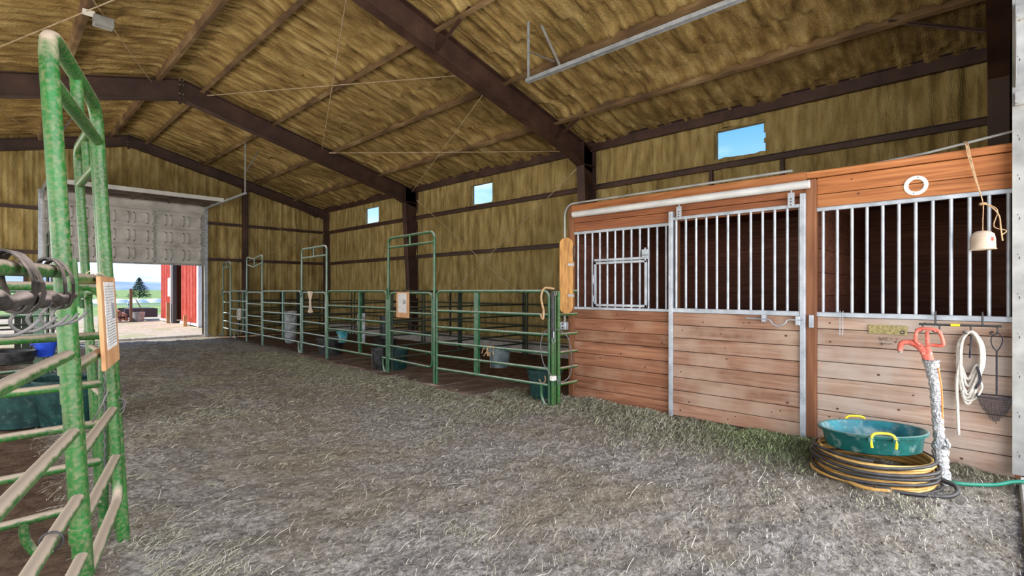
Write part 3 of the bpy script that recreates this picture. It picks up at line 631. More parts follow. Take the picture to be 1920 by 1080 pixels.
# dark stall interior: lining boards on the outer wall, divider and ends
def lining(name, axis, c, a, b, z1=2.66, t=.04):
    r = MB(); 
    if axis == 'x': r.box(c+t, c+t+.03, a, b, 0, z1)
    else: r.box(a, b, c+t, c+t+.03, 0, z1)
    root = tag(r.build(name, 'wood_dark', smooth=False), kind='structure'); n = 11; h = z1/n
    for i in range(n):
        s = MB(); j = random.uniform(-.004, .004)
        if axis == 'x': s.box(c+j, c+t+j, a, b, i*h+.003, (i+1)*h-.003)
        else: s.box(a, b, c+j, c+t+j, i*h+.003, (i+1)*h-.003)
        s.build('board', 'wood_dark', root, smooth=False)
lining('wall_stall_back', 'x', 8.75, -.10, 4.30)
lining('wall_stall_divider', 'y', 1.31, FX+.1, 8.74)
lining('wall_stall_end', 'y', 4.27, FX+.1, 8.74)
s = MB(); s.box(FX+.06, 8.82, -.12, 4.36, 2.66, 2.69); tag(s.build('stall_shade_lid', 'wood_dark', smooth=False), kind='structure')  # unseen lid added over the stalls to keep their inside dark

# conduit and box at the stall corner
t = empty('electrical_conduit', 'grey electrical conduit bending over the stall corner with a small outlet box', 'conduit', (5.64, 4.39, .98))
s = MB(); s.tube(fillet([(5.66, 4.40, 1.06), (5.66, 4.40, 2.72), (5.66, 1.5, 2.72)], .18, 8), .014, 10); s.build('pipe', 'galv_old', t)
s = MB(); s.box(5.60, 5.67, 4.34, 4.44, .96, 1.07); b = s.build('outlet_box', 'galv', t, smooth=False, bevel=.006)
s = MB(); s.tube([(5.595, 4.39, 1.04), (5.60, 4.39, 1.04)], .014, 10); s.tube([(5.595, 4.39, .99), (5.60, 4.39, .99)], .014, 10); s.build('socket', 'ink', b)
t = MB(); t.tube([(5.80, 1.0, 2.69), (5.76, .45, 2.72), (5.72, -.13, 2.79)], .011, 8); tag(t.build('water_pipe', 'galv_old'), 'grey pipe sloping above the orange header at the right stall', 'pipe')

# things on the right stall front
s = MB(); s.lathe([(.053, 0), (.058, .007), (.075, .009), (.086, .004), (.086, 0)], (FX-.006, .52, 2.435), 36, 1, 1, Matrix.Rotation(-PI/2, 4, 'Y')); 
o = tag(s.build('round_ring', 'white'), 'white flat ring fixed to the orange header boards', 'ring')
k = MB(); k.box(FX-.016, FX-.013, .50, .51, 2.50, 2.508); k.box(FX-.016, FX-.013, .53, .54, 2.362, 2.37); k.build('slot', 'ink', o, label='small dark slots')
t = empty('hanging_bell', 'cloudy cut-off plastic jug hung on twine over the right stall bars', 'bell', (5.58, .085, 1.83))
s = MB(); s.lathe([(.082, 0), (.086, .003), (.080, .012), (.077, .09), (.070, .125), (.045, .148), (.015, .153), (.0, .153), (0, .149), (.043, .144), (.067, .12), (.074, .088), (.078, 0)], (5.58, .085, 1.835), 28); s.build('jug', 'jug', t)
s = MB(); s.box(5.520, 5.535, .02, .04, 1.90, 1.93); s.build('label_patch', 'red', t, label='faded red printed patch')
for i in range(3):
    s = MB(); o_ = i*.008; s.tube(catmull([(5.735, .19+o_, 2.765), (5.66, .175+o_, 2.72), (5.65, .16+o_, 2.62), (5.63, .12+o_*.5, 2.40), (5.62, .085, 2.22), (5.60, .085, 2.08), (5.58, .085, 1.985)], 6), .0035, 6); s.build('twine', 'rope', t)
s = MB(); s.tube(catmull([(5.62, .085, 2.22), (5.60, .03, 2.17), (5.58, -.01, 2.10), (5.58, -.02, 2.0), (5.575, -.03, 1.90)], 6), .005, 6); s.tube(catmull([(5.62, .085, 2.22), (5.60, .0, 2.15), (5.59, .02, 2.02), (5.58, -.05, 1.98), (5.58, -.03, 1.95)], 6), .004, 6); s.build('twine', 'rope', t, label='loose twine ends')
s = MB(); s.lathe([(.02, 0), (.028, .01), (.02, .02)], (5.62, .085, 2.2), 10); s.build('knot', 'rope', t)
t = empty('brass_plaque', 'small dull brass plaque screwed on the top boards left of the red pump', 'plaque', (FX-.008, .72, 1.10))
s = MB(); s.box(FX-.012, FX-.003, .58, .868, 1.105, 1.19); s.build('plate', 'brass', t, smooth=False, bevel=.002)
s = MB()
for z in (1.175, 1.16, 1.147, 1.134, 1.121):
    y = .83
    while y > .66: l_ = random.uniform(.008, .025); s.box(FX-.0135, FX-.012, y-l_, y, z-.0025, z+.0025); y -= l_+.006
s.build('worn_lettering', 'brass', t, smooth=False)
s = MB(); s.lathe([(.010, 0), (.0145, .002), (.019, 0)], (FX-.012, .615, 1.13), 20, 1, 1, Matrix.Rotation(-PI/2, 4, 'Y')); s.box(FX-.0135, FX-.012, .60, .628, 1.122, 1.127); s.build('emblem', 'ink', t, label='round black emblem')
t = empty('hook_rack', 'black rod with four hooks hung over the lower rail, yellow tape on it', 'hook rack', (5.655, .23, 1.1))
s = MB(); s.tube([(5.655, .495, 1.213), (5.655, -.025, 1.217)], .0095, 10); s.build('rod', 'black', t)
for y in (.384, .088): s = MB(); s.tube(catmull([(5.655, y, 1.215), (5.655, y, 1.29), (5.67, y, 1.325), (5.69, y, 1.31), (5.69, y, 1.30)], 5), .007, 8); s.build('hanger_hook', 'black', t)
for y in (.47, .357, .16, .0): s = MB(); s.tube(catmull([(5.655, y, 1.213), (5.65, y, 1.17), (5.64, y+.01, 1.15), (5.62, y+.035, 1.152), (5.62, y+.045, 1.17)], 5), .006, 8); s.build('hook', 'black', t)
s = MB(); s.tube([(5.655, .285, 1.2145), (5.655, .225, 1.215)], .0115, 10); s.build('tape', 'yellow', t, label='band of yellow tape')
# cotton lead ropes
t = empty('lead_rope', 'bundle of off-white lead ropes looped on the third hook of the black rack', 'rope', (5.63, .16, .3))
r = random.Random(3)
for i in range(7):
    a = r.uniform(-.012, .012); wd = r.uniform(.03, .07); bt = r.uniform(.55, .80); x = 5.635+i*.006
    p = catmull([(x, .16+a, 1.165), (x, .16+wd, 1.08), (x, .165+wd*1.1, .9), (x, .17+wd*.8, bt+.1), (x, .165+wd*.2, bt), (x, .16-wd*.6, bt+.12), (x, .15-wd, .9), (x, .155-wd, 1.06)], 7, True)
    s = MB(); s.tube(p, .0095, 7, True); s.build('rope_loop', 'lead', t)
s = MB(); s.tube(catmull([(5.64, .22, .95), (5.64, .245, .75), (5.635, .24, .5), (5.64, .235, .30)], 7), .012, 7); s.tube(catmull([(5.64, .12, .80), (5.63, .09, .72), (5.63, .13, .62), (5.63, .19, .60), (5.63, .21, .68)], 7), .008, 7); s.build('rope_tail', 'lead', t, label='loose tail hanging lowest')
s = MB(); s.tube([(5.625, .155, 1.14), (5.622, .165, .95)], .007, 7); s.tube(catmull([(5.63, .12, .88), (5.62, .10, .78), (5.63, .13, .70)], 5), .009, 6); s.build('dark_strap', 'netting', t, label='dark braided strap among the ropes')
# hand net
t = empty('dip_net', 'dark long-handled hand net hanging head down at the rack end', 'net', (5.65, .02, .43))
s = MB(); s.tube(catmull([(5.64, .0, 1.17), (5.64, .035, 1.12), (5.64, .03, 1.06), (5.64, .004, 1.02), (5.64, -.02, 1.06), (5.64, -.03, 1.12), (5.64, .0, 1.17)], 6), .005, 6); s.tube([(5.64, .004, 1.02), (5.64, .004, .66)], .006, 6); s.build('handle', 'netting', t)
s = MB(); s.tube([(5.64, .125, .655), (5.64, .004, .66), (5.64, -.085, .65), (5.60, -.085, .64), (5.58, .02, .64), (5.60, .12, .645), (5.64, .125, .655)], .004, 6); s.build('frame', 'netting', t)
s = MB(); n = 26
for i in range(n+1):
    y = .122-i*.205/n; top = .653; bot = .43+abs(y-.01)*1.1+.01*math.sin(i*2); s.tube([(5.60, y, top), (5.615, y*.9, (top+bot)/2), (5.645, y*.75+.004, bot)], .0016, 4)
for k in range(14):
    z = .648-k*.0145; wv = .103*(1-.055*k); s.tube([(5.605+.003*k, .02+wv, z), (5.600+.004*k, .02, z-.006), (5.605+.003*k, .02-wv, z)], .0016, 4)
s.build('net_bag', 'netting', t)
s = MB()
for y in (1.085, 1.062): s.tube(catmull([(5.67, y, 1.31), (5.655, y, 1.29), (5.655, y, 1.2), (5.65, y, 1.10), (5.63, y, 1.085), (5.625, y, 1.105)], 5), .0035, 6)
tag(s.build('wire_hook', 'galv'), 'pair of thin wire hooks over the lower rail beside the door stop', 'hook')

# frost-free pump
t = empty('water_pump', 'red handled yard hydrant with its pipe wrapped in silver foil', 'hydrant', (5.2, .315, 0))
p = [(5.2, .315, -.02), (5.2, .318, .10), (5.2, .325, .24), (5.19, .333, .40), (5.195, .345, .6), (5.2, .360, .78), (5.2, .378, .93), (5.2, .380, .955)]
p = catmull(p, 9); s = MB(); k = len(p)
rr = [.058 if i < 9 else (.050+.006*math.sin(i*1.9) if i < k*.35 else .036+.004*math.sin(i*2.3)+.0225*max(0, (i-k*.72)/(k*.28))**.6) for i in range(k)]
s.tube(p, rr, 22); o = s.build('foil_wrap', 'foil', t)
dm = o.modifiers.new('crumple', 'DISPLACE'); tx = bpy.data.textures.new('crumple', 'CLOUDS'); tx.noise_scale = .025; dm.texture = tx; dm.strength = .012; dm.texture_coords = 'LOCAL'
s = MB(); s.tube([(5.2, .40, .95), (5.2, .41, .985)], .03, 14); s.tube(catmull([(5.2, .405, .97), (5.2, .43, 1.03), (5.2, .48, 1.075), (5.2, .53, 1.085), (5.2, .565, 1.075), (5.2, .575, 1.04), (5.2, .575, 1.01)], 6), [.030]*8+[.026]*8+[.02]*21, 12); s.tube([(5.2, .39, .94), (5.2, .40, 1.0), (5.2, .405, 1.06)], [.03, .032, .022], 14); s.build('pump_head', 'red', t)
s = MB(); s.tube([(5.2, .575, 1.03), (5.2, .575, .995)], [.018, .016], 12); s.build('spout_tip', 'galv_old', t, label='bare metal spout thread')
for xo in (-.022, .022):
    s = MB(); s.tube(catmull([(5.2+xo, .435, 1.06), (5.2+xo, .475, 1.10), (5.2+xo, .47, 1.17), (5.2+xo, .452, 1.197), (5.2+xo, .40, 1.20), (5.2+xo, .35, 1.195), (5.2+xo, .325, 1.17), (5.2+xo, .305, 1.09), (5.2+xo, .325, 1.072), (5.2+xo, .38, 1.075)], 5), .011, 8); s.build('lever_arm', 'red', t)
s = MB(); s.tube([(5.17, .35, 1.19), (5.23, .35, 1.19)], .012, 8); s.tube([(5.2, .40, 1.05), (5.2, .405, 1.18)], .013, 8); s.tube([(5.17, .45, 1.19), (5.23, .45, 1.19)], .014, 8); s.build('linkage', 'red', t)
s = MB(); s.tube(catmull([(5.17, .335, .90), (5.16, .315, .75), (5.17, .31, .6), (5.18, .31, .45)], 6), .006, 6); s.build('heat_cord', 'orange_cord', t, label='orange heat cord')
s = MB(); s.tube(catmull([(5.16, .29, .35), (5.14, .27, .31), (5.15, .30, .28)], 5), .014, 6); s.tube([(5.2, .322, .235), (5.2, .324, .25)], .056, 16); s.build('tie_band', 'foil', t)

# hoses and tub
CX, CY = 5.03, .74
def coil(name, m, label, z0, z1, r0, r1, turns, r, ph, tail, fit=None, wob=.012):
    t = empty(name, label, 'hose', (CX, CY, 0)); pts = []; n = int(turns*28)
    for i in range(n+1):
        f = i/n; th = ph+2*PI*turns*f; k = r0+(r1-r0)*f+wob*math.sin(3*th+i*.21)+wob*math.sin(th*.37)
        pts.append(Vector((CX+k*math.cos(th), CY+k*math.sin(th), z0+(z1-z0)*f+.006*math.sin(th*1.3))))
    if tail: pts = [Vector(p) for p in catmull(tail+[tuple(pts[0])], 8)][:-1]+pts
    s = MB(); s.tube(pts, r, 10); s.build('hose', m, t)
    if fit:
        a, b = fit; s = MB(); s.tube([a, Vector(a).lerp(Vector(b), .5), b], [r*1.35, r*1.35, r*1.1], 12); s.build('fitting', 'black', t, label='ribbed dark end fitting')
    return t
coil('garden_hose', 'yellow_hose', 'thick yellow garden hose coiled flat under the teal tub', .03, .205, .385, .375, 7, .0135, 2.0, [(CX-.42, CY-.18, .03), (CX-.46, CY+.02, .03)], ((CX-.405, CY-.17, .035), (CX-.44, CY-.08, .03)))
coil('garden_hose', 'black', 'black garden hose wound in the same coil under the teal tub', .018, .215, .43, .40, 5, .013, 3.3, None)
coil('garden_hose', 'yellow_hose', 'loose yellow hose loops slipping out beside the foil wrapped pump', .02, .09, .41, .38, 3, .012, .8, None, None, .02)
s = MB(); s.tube(catmull([(5.03, .33, .07), (5.0, .24, .06), (4.9, .21, .04), (4.78, .26, .025), (4.68, .42, .025), (4.62, .60, .025), (4.60, .80, .03)], 7), .015, 10)
o = tag(s.build('garden_hose', 'black'), 'loose black hose loop lying in front of the coil', 'hose')
s = MB(); s.tube([(5.04, .40, .08), (5.03, .31, .07), (4.99, .235, .06)], .018, 12); k = s.build('spring_guard', 'black', o)
s = MB(); s.tube(catmull([(5.14, .33, .03), (5.16, .2, .03), (5.3, .02, .03), (5.40, -.15, .07), (5.43, -.5, .06), (5.4, -.9, -.01)], 8), .014, 10)
tag(s.build('garden_hose', 'green_hose'), 'green hose running from the pump foot out over the sill', 'hose')
t = empty('feed_tub', 'round teal tub with yellow rope handles sitting on the coiled hoses', 'tub', (CX, CY, .225))
R_ = Matrix.Rotation(math.radians(-3.5), 4, 'X') @ Matrix.Rotation(math.radians(2), 4, 'Y')
s = MB(); s.lathe([(0, 0), (.30, 0), (.325, .012), (.345, .13), (.352, .135), (.372, .137), (.374, .155), (.366, .160), (.352, .158), (.35, .145)], (CX, CY, .225), 44, 1, 1, R_); s.build('tub_wall', 'teal', t)
s = MB(); s.lathe([(0, .008), (.295, .010), (.318, .02), (.346, .145), (.353, .158)], (CX, CY, .225), 44, 1, 1, R_); s.build('tub_inside', 'teal_in', t, label='blue-green scuffed inside')
for ang in (PI+.35, .35+.1):
    ex = Vector((math.cos(ang), math.sin(ang), 0)); ey = Vector((-ex.y, ex.x, 0)); c = Vector((CX, CY, .225))
    f = lambda r_, a_, z_: c+(R_ @ (ex*r_+ey*a_+Vector((0, 0, z_))))
    s = MB(); s.tube(catmull([f(.385, -.075, .075), f(.392, -.078, .13), f(.385, -.06, .175), f(.38, 0, .185), f(.385, .06, .175), f(.392, .078, .13), f(.385, .075, .075)], 6), .0095, 8); s.build('rope_handle', 'yellow', t)
    s = MB()
    for a_ in (-.078, .078): s.box(-.012, .03, -.02, .02, -.012, .012, Matrix.Translation(f(.37, a_, .135)) @ Matrix.Rotation(ang, 4, 'Z'))
    s.build('handle_lug', 'teal', t, smooth=False)

# ---------------------------------------------------------------- horse panels, arch gates
def run(p1, p2):
    d = Vector((p2[0]-p1[0], p2[1]-p1[1], 0)); return d.length, math.atan2(d.y, d.x)
def panel(p1, p2, label, m, zs=(1.19, .93, .69, .48, .27), top=1.5, r=.021, brace=(.5,), feet=(), group='horse panels', low=.0, bw=.10, ends=True, lean=0):
    L, a = run(p1, p2)
    t = empty('horse_fence', label, 'panel', (p1[0], p1[1], 0), a, lean, group=group)
    s = MB(); s.tube(fillet(([(0, 0, low), (0, 0, top)] if ends else [(0, 0, top)])+[(L, 0, top), (L, 0, low)], .11, 6), r, 10); s.build('frame', m, t, local=True)
    for z in zs: s = MB(); s.tube([(0, 0, z), (L, 0, z)], r*.93, 10, caps=False); s.build('rail', m, t, local=True)
    for b in brace:
        x = L*b; s = MB(); s.box(x-bw/2, x+bw/2, -.006, .006, zs[-1]-.02, top-.01); s.box(x-bw/2, x-bw/2+.006, -.022, .022, zs[-1]-.02, top-.01); s.build('brace', m, t, local=True, smooth=False)
    for x in feet:
        s = MB(); s.tube(fillet([(x, 0, zs[-1]), (x, 0, .12), (x-.05, 0, .015), (x-.12, 0, .01)], .06, 5), r*.9, 8); s.build('foot', m, t, local=True)
    return t
def arch(p1, p2, label, m, top=2.46, bar=2.29, zs=(1.13, .78, .51, .27), gtop=1.47, r=.023, lean=0, group='arch gates', bent=0, gl=.20, rr=.019, low=-.0, stub=.5):
    L, a = run(p1, p2); t = empty('arch_gate', label, 'gate', (p1[0], p1[1], 0), a, lean, group=group)
    mid = [(L*.45, 0, top-bent)] if bent else []
    s = MB(); s.tube(fillet([(0, 0, low), (0, 0, top)]+mid+[(L, 0, top), (L, 0, low)], .13, 6), r, 14); s.build('arch_frame', m, t, local=True)
    s = MB(); s.tube([(0, 0, bar)]+([(L*.45, 0, bar-bent)] if bent else [])+[(L, 0, bar)], r*.9, 12, caps=False); s.build('crossbar', m, t, local=True)
    s = MB(); s.tube([(L*stub, 0, bar-bent*.9), (L*stub, 0, top-bent*.9)], r*.8, 10, caps=False); s.build('stub', m, t, local=True)
    q = r+rr+.012; s = MB(); s.tube(fillet([(q, 0, zs[-1]), (q, 0, gtop), (L-q, 0, gtop), (L-q, 0, zs[-1]), (q, 0, zs[-1])], .12, 6), rr, 12); g = s.build('gate', m, t, local=True)
    for z in zs[:-1]: s = MB(); s.tube([(q, 0, z), (L-q, 0, z)], rr*.92, 12, caps=False); s.build('rail', m, g, local=True)
    for z in (.5, 1.2):
        s = MB(); s.tube([(L-q, 0, z-.03), (L-q, 0, z+.03)], rr*1.35, 12); s.tube([(0, 0, z-.04), (0, 0, z+.02)], r*1.2, 14); s.bar((L-q, 0, z), (L, 0, z), .02, .015); s.build('hinge', m, t, local=True)
    s = MB(); s.box(.0, .02, -.045, -.02, gtop-.12, gtop+.08); s.bar((.0, -.03, gtop-.05), (.12, -.03, gtop-.05), .012, .012); s.build('latch', m, t, local=True, smooth=False)
    return t
RG = 'horse panels along the right pens'; AG = 'arch gates along the right pens'
A1, A2 = (4.98, 6.50), (5.10, 8.02)
panel((5.10, 4.22), (4.985, 6.44), 'green horse panel between the nearest right arch gate and the stall corner', 'green2', brace=(.60,), feet=(.13,), group=RG)
arch(A2, A1, 'nearest green arch gate on the right, a notice board on its top rail', 'green2', group=AG)
panel((5.11, 8.09), (5.16, 10.50), 'green panel just beyond the right arch gate with notice, grey slab behind it', 'green2', brace=(.42,), feet=(.13,), group=RG)
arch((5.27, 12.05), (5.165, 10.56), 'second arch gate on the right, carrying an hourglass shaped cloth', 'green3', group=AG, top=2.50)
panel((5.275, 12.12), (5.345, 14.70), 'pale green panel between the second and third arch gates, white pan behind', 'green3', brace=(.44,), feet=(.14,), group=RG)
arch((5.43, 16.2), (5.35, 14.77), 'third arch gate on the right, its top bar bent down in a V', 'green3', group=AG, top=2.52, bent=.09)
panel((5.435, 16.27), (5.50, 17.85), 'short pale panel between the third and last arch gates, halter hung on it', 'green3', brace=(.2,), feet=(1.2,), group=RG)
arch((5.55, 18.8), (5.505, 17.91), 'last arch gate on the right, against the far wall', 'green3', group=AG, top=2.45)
panel((5.60, 4.15), (5.16, 4.17), 'stub of green panel between gate post pair and stall post', 'green', brace=(), group=RG, ends=False)
for i, (y, wd) in enumerate(((8.08, 'beside the nearest arch gate'), (12.12, 'beside the second arch gate'), (16.25, 'beside the third arch gate'))):
    panel((5.22+i*.12, y), (8.86, y), 'dark horse panel dividing the right pens, '+wd, 'dark_rail', brace=(.45,), group='dark divider panels')
panel((8.88, 4.42), (8.88, 8.02), 'dark panel along the outer wall in the pen next to the stalls', 'dark_rail', brace=(.3, .62), group='dark wall panels', bw=.05)
panel((8.88, 8.16), (8.88, 12.05), 'dark panel along the outer wall behind the grey slab', 'dark_rail', brace=(.4, .7), group='dark wall panels', bw=.05)
panel((8.88, 12.18), (8.88, 16.1), 'dark panel along the outer wall between second and third arch gates', 'dark_rail', brace=(.4,), group='dark wall panels', bw=.05)
panel((5.95, 18.55), (8.8, 18.55), 'dark panel across the far gable wall in the last pen', 'dark_rail', brace=(.5,), group='dark wall panels')
# left side, nearest the camera
LEAN = -.05
ga = arch((.30, 2.76), (.575, 3.78), 'large green arch gate nearest the camera, dusty top bar and wooden notice board', 'green', top=2.56, bar=2.36, zs=(1.17, .80, .52, .28), gtop=1.555, r=.0325, rr=.026, lean=LEAN, group='arch gates on the left', low=-.03)
gb = arch((.585, 4.76), (.585, 3.97), 'green arch gate just behind the nearest one, its frame bent low', 'green', top=2.52, bar=2.27, zs=(1.10, .80, .52, .28), gtop=1.50, r=.028, rr=.022, lean=LEAN, group='arch gates on the left')
panel((.298, 2.74), (-.237, .86), 'green horse panel with dusty thick rails in the bottom left corner, black tie on it', 'green', zs=(1.24, .92, .645, .40), top=1.58, r=.0245, brace=(), group='green panels on the left', low=.1, ends=False, lean=LEAN)
panel((.50, 3.93), (-2.6, 3.75), 'bright green panel running left from the double arch post, tubs behind it', 'green', zs=(1.23, .94, .70, .47, .22), top=1.53, r=.0255, brace=(.35,), feet=(.35,), group='green panels on the left')
panel((.75, 9.05), (.75, 10.85), 'dark green panel on the left line before the far left arch gate', 'dark_rail', brace=(.5,), group='far left panels')
arch((.75, 11.85), (.75, 10.92), 'distant dark green arch gate seen left of the nearest green post', 'dark_rail', top=2.5, group='arch gates on the left')
panel((.75, 11.92), (.75, 15.0), 'dark green panel on the left line beyond the far left arch gate', 'dark_rail', brace=(.5,), group='far left panels')
for y, q in ((9.0, 'with the blue bucket'), (12.0, 'second in depth'), (15.1, 'farthest in depth')):
    panel((.70, y), (-2.9, y-.1), 'green panel dividing the left pens, '+q, 'green2' if y < 12 else 'dark_rail', brace=(.06, .45), group='left divider panels')
# collar and black tie on the closest panel
s = MB(); s.tube([(.248, 2.76, 1.04), (.244, 2.76, 1.12)], .0355, 20); o = s.build('sleeve', 'green', None); 
o.name = 'post_sleeve'; tag(o, 'green sleeve clamped round the nearest arch post', 'sleeve')
s = MB(); p0 = Vector((.266, 2.74, .645)); d = (Vector((-.26, .78, .645))-p0).normalized(); c = p0+d*.42; u = d.cross(Vector((0, 0, 1))).normalized()
s.tube([c+u*.031*math.cos(k*PI/8)+Vector((0, 0, .031*math.sin(k*PI/8))) for k in range(16)], .004, 6, True)
tag(s.build('cable_tie', 'black'), 'black cable tie round a dusty rail in the bottom left corner', 'tie')

# notice boards
def notice(root_pts, t0, zt, w_, h, label, off, lean=0, tilt=0):
    (p1, p2) = root_pts; L, a = run(p1, p2); c = Vector((p1[0], p1[1], 0)).lerp(Vector((p2[0], p2[1], 0)), t0)
    t = empty('notice_board', label, 'notice', (c.x, c.y, 0), a, lean)
    s = MB(); s.box(-w_/2, w_/2, off-.009, off+.009, zt-h, zt); s.build('board', 'sign_wood', t, local=True, smooth=False, bevel=.002)
    sg = -1 if off < 0 else 1; y = off+sg*.0105
    s = MB(); s.box(-w_*.34, w_*.34, y-.001, y+.001, zt-h*.80, zt-h*.06); p = s.build('paper', 'paper', t, local=True, smooth=False)
    s = MB(); y += sg*.0015; r = random.Random(5); z = zt-h*.11
    while z > zt-h*.76:
        x = -w_*.29
        while x < w_*.28:
            l_ = r.uniform(.01, .035)
            if not (z < zt-h*.28 and z > zt-h*.5 and x > w_*.02): s.box(x, min(x+l_, w_*.3), y-.0003, y+.0003, z, z+.004)
            x += l_+.007
        z -= .0145
    s.build('printed_lines', 'grey_pad', p, local=True, smooth=False, label='faint printed lines')
    s = MB(); s.box(w_*.05, w_*.29, y-.0004, y+.0004, zt-h*.48, zt-h*.30); s.build('printed_picture', 'grey_pad', p, local=True, smooth=False)
    s = MB()
    for x in (-w_*.3, w_*.3): s.tube([(x, off, zt-.01), (x, 0, zt+.03), (x, -off, zt-.01)], .003, 5)
    s.build('hanger_wire', 'rod', t, local=True)
notice((A2, A1), .38, 1.49, .42, .45, 'square wooden notice board with white sheet on the right arch gate', -.034)
notice(((.30, 2.76), (.575, 3.78)), .655, 1.575, .46, .47, 'wooden notice board with a printed sheet on the nearest left gate', -.045, LEAN)

# bridle hooks strapped to the closest panel's top rail
p0 = Vector((.219, 2.74, 1.58)); d = (Vector((-.316, .86, 1.58))-p0).normalized(); u = -d.cross(Vector((0, 0, 1))).normalized()
if u.x < 0: u = -u
t = empty('bridle_hook_bar', 'dusty padded bar of grey hooks strapped under the nearest left top rail', 'hook bar', tuple(p0+d*.6-Vector((0, 0, .2))))
q = lambda a, b, c: p0+d*a+u*b+Vector((0, 0, c))
s = MB(); pts = [q(a, .035+.006*math.sin(a*31), -.105+.008*math.sin(a*23)) for a in np.linspace(.02, 1.1, 40)]
s.tube(pts, [.010+.011*min(1, k/4)+.0035*math.sin(k*1.7)+.002*math.sin(k*4.1) for k in range(40)], 12); s.build('padded_bar', 'strap', t)
for a in (.14, .23, .56, .64):
    s = MB(); n = 16; vs = []; fs = []
    for k in range(n+1):
        th = 2*PI*k/n; sq = 1+.1*math.sin(a*50+th*2); cy = .014*(1-math.sin(th))
        for e in (-.03, .03): 
            for ro in (0, .007): vs.append(q(a+e+.012*math.sin(th*2+a*9), (.045*math.cos(th))*sq+cy, -.052+(.09+ro)*math.sin(th)))
    for k in range(n):
        b = 4*k; c_ = b+4; fs += [(b, b+2, c_+2, c_), (b+1, c_+1, c_+3, b+3), (b, c_, c_+1, b+1), (b+2, b+3, c_+3, c_+2)]
    s.add(vs, fs); s.build('strap', 'strap', t)
for a in (.16, .30, .44, .60, .78):
    s = MB(); s.tube(catmull([q(a, .03, -.12), q(a+.03, .015, -.15), q(a+.045, .01, -.175), q(a+.03, .025, -.20), q(a+.0, .055, -.202), q(a-.02, .08, -.185), q(a-.03, .098, -.162)], 7), [.005]*42+[.006], 9); s.build('hook', 'hook', t)
# twine tangle on the arch post
s = MB(); r = random.Random(8); c = Vector((.53, 3.76, .82)); pts = [c+Vector((r.uniform(-.06, .05), r.uniform(-.05, .05), r.uniform(-.05, .07))) for _ in range(22)]; s.tube(catmull(pts, 5), .003, 5)
s.tube(catmull([(.54, 3.74, .86), (.50, 3.7, .93), (.46, 3.66, .86), (.40, 3.5, .80)], 5), .004, 5)
tag(s.build('wire_tangle', 'hook'), 'tangle of wire tied round the nearest arch gate at knee height', 'wire')
s = MB(); s.tube([(.50, 3.90, 1.24-k*.028) if k % 2 else (.507, 3.895, 1.24-k*.028) for k in range(30)], .006, 5)
tag(s.build('gate_chain', 'hook'), 'chain hanging between the two closest arch gates', 'chain')

# buckets, tubs and tack
def bucket(name, label, c, r0, r1, h, m, m_in, handle=True, grp=None, sx=1, sy=1, rot=0, cat='bucket'):
    t = empty(name, label, cat, c, group=grp); s = MB(); n = 28; R = Matrix.Rotation(rot, 4, 'Z')
    s.lathe([(0, 0), (r0*.96, 0), (r0, .01), (r1*.985, h*.88), (r1*1.05, h*.89), (r1*1.06, h), (r1*.99, h), (r0*.93, .02), (0, .02)], c, n, sx, sy, R); s.build('shell', m, t)
    if handle:
        s = MB(); C = Vector(c); s.tube(catmull([C+R @ Vector((r1*1.06*math.cos(a)*sx, r1*1.0*math.sin(a)*.55*sy, h*.9-abs(math.sin(a))*.0-.10*math.sin(a) if a < PI else 0)) for a in np.linspace(0, PI, 9)], 4), .004, 6); s.build('bail', 'hook', t)
        s = MB()
        for sg in (-1, 1): p = C+R @ Vector((sg*r1*1.05*sx, 0, h*.9)); s.box(p.x-.02, p.x+.02, p.y-.02, p.y+.02, p.z-.02, p.z+.02)
        s.build('bail_ear', m, t, smooth=False)
    return t
bucket('muck_tub', 'large teal tub with rope handle behind the panel stub at the stall corner', (5.40, 4.55, .0), .19, .235, .42, 'teal_dark', 'teal', handle=False, cat='tub')
s = MB(); s.tube(catmull([(5.23, 4.40, .36), (5.19, 4.36, .30), (5.17, 4.40, .27), (5.19, 4.46, .30), (5.22, 4.50, .35)], 5), .010, 6); tag(s.build('tub_handle', 'rope'), 'pale rope handle of the tub at the stall corner', 'rope')
bucket('muck_tub', 'dark green tub just inside the nearest right arch gate', (5.52, 8.40, .0), .19, .22, .42, 'teal_dark', 'black', handle=False, cat='tub')
bucket('black_bucket', 'black bucket at the foot of the right arch gate, wire bail hanging', (5.12, 8.36, .05), .11, .14, .40, 'black', 'black')
bucket('muck_tub', 'dark tub inside the second arch gate on the right', (5.62, 11.3, .0), .26, .30, .42, 'black', 'black', handle=False, cat='tub')
bucket('muck_tub', 'large dark teal tub behind the left green panel', (.36, 7.98, .0), .36, .42, .50, 'teal_dark', 'black', handle=False, cat='tub')
bucket('muck_tub', 'tall teal tub with blue rim beside the large one behind the left gate', (.66, 7.62, .0), .24, .30, .52, 'teal_dark', 'blue', handle=False, cat='tub')
bucket('blue_bucket', 'bright blue bucket hung on the left divider panel', (.54, 8.86, .66), .085, .115, .19, 'blue', 'blue')
bucket('feed_pan', 'shallow black feed pan hung on the left divider panel beside the blue bucket', (.26, 8.78, .62), .17, .19, .14, 'black', 'black', handle=False, cat='pan')
bucket('flat_back_bucket', 'blue-grey hanging feeder with frayed strap on the near right panel', (5.18, 5.22, .40), .13, .17, .28, 'grey_dark', 'black', sy=.9)
s = MB(); r = random.Random(2)
for k in range(7): y = 5.36-.028*k; s.tube(catmull([(5.04, y, .71), (5.02, y+r.uniform(-.04, .04), .66), (5.0, y+r.uniform(-.05, .05), .60-r.uniform(0, .05))], 4), .006, 5)
tag(s.build('frayed_strap', 'rope'), 'frayed twine tied on the near right panel above the hanging feeder', 'twine')
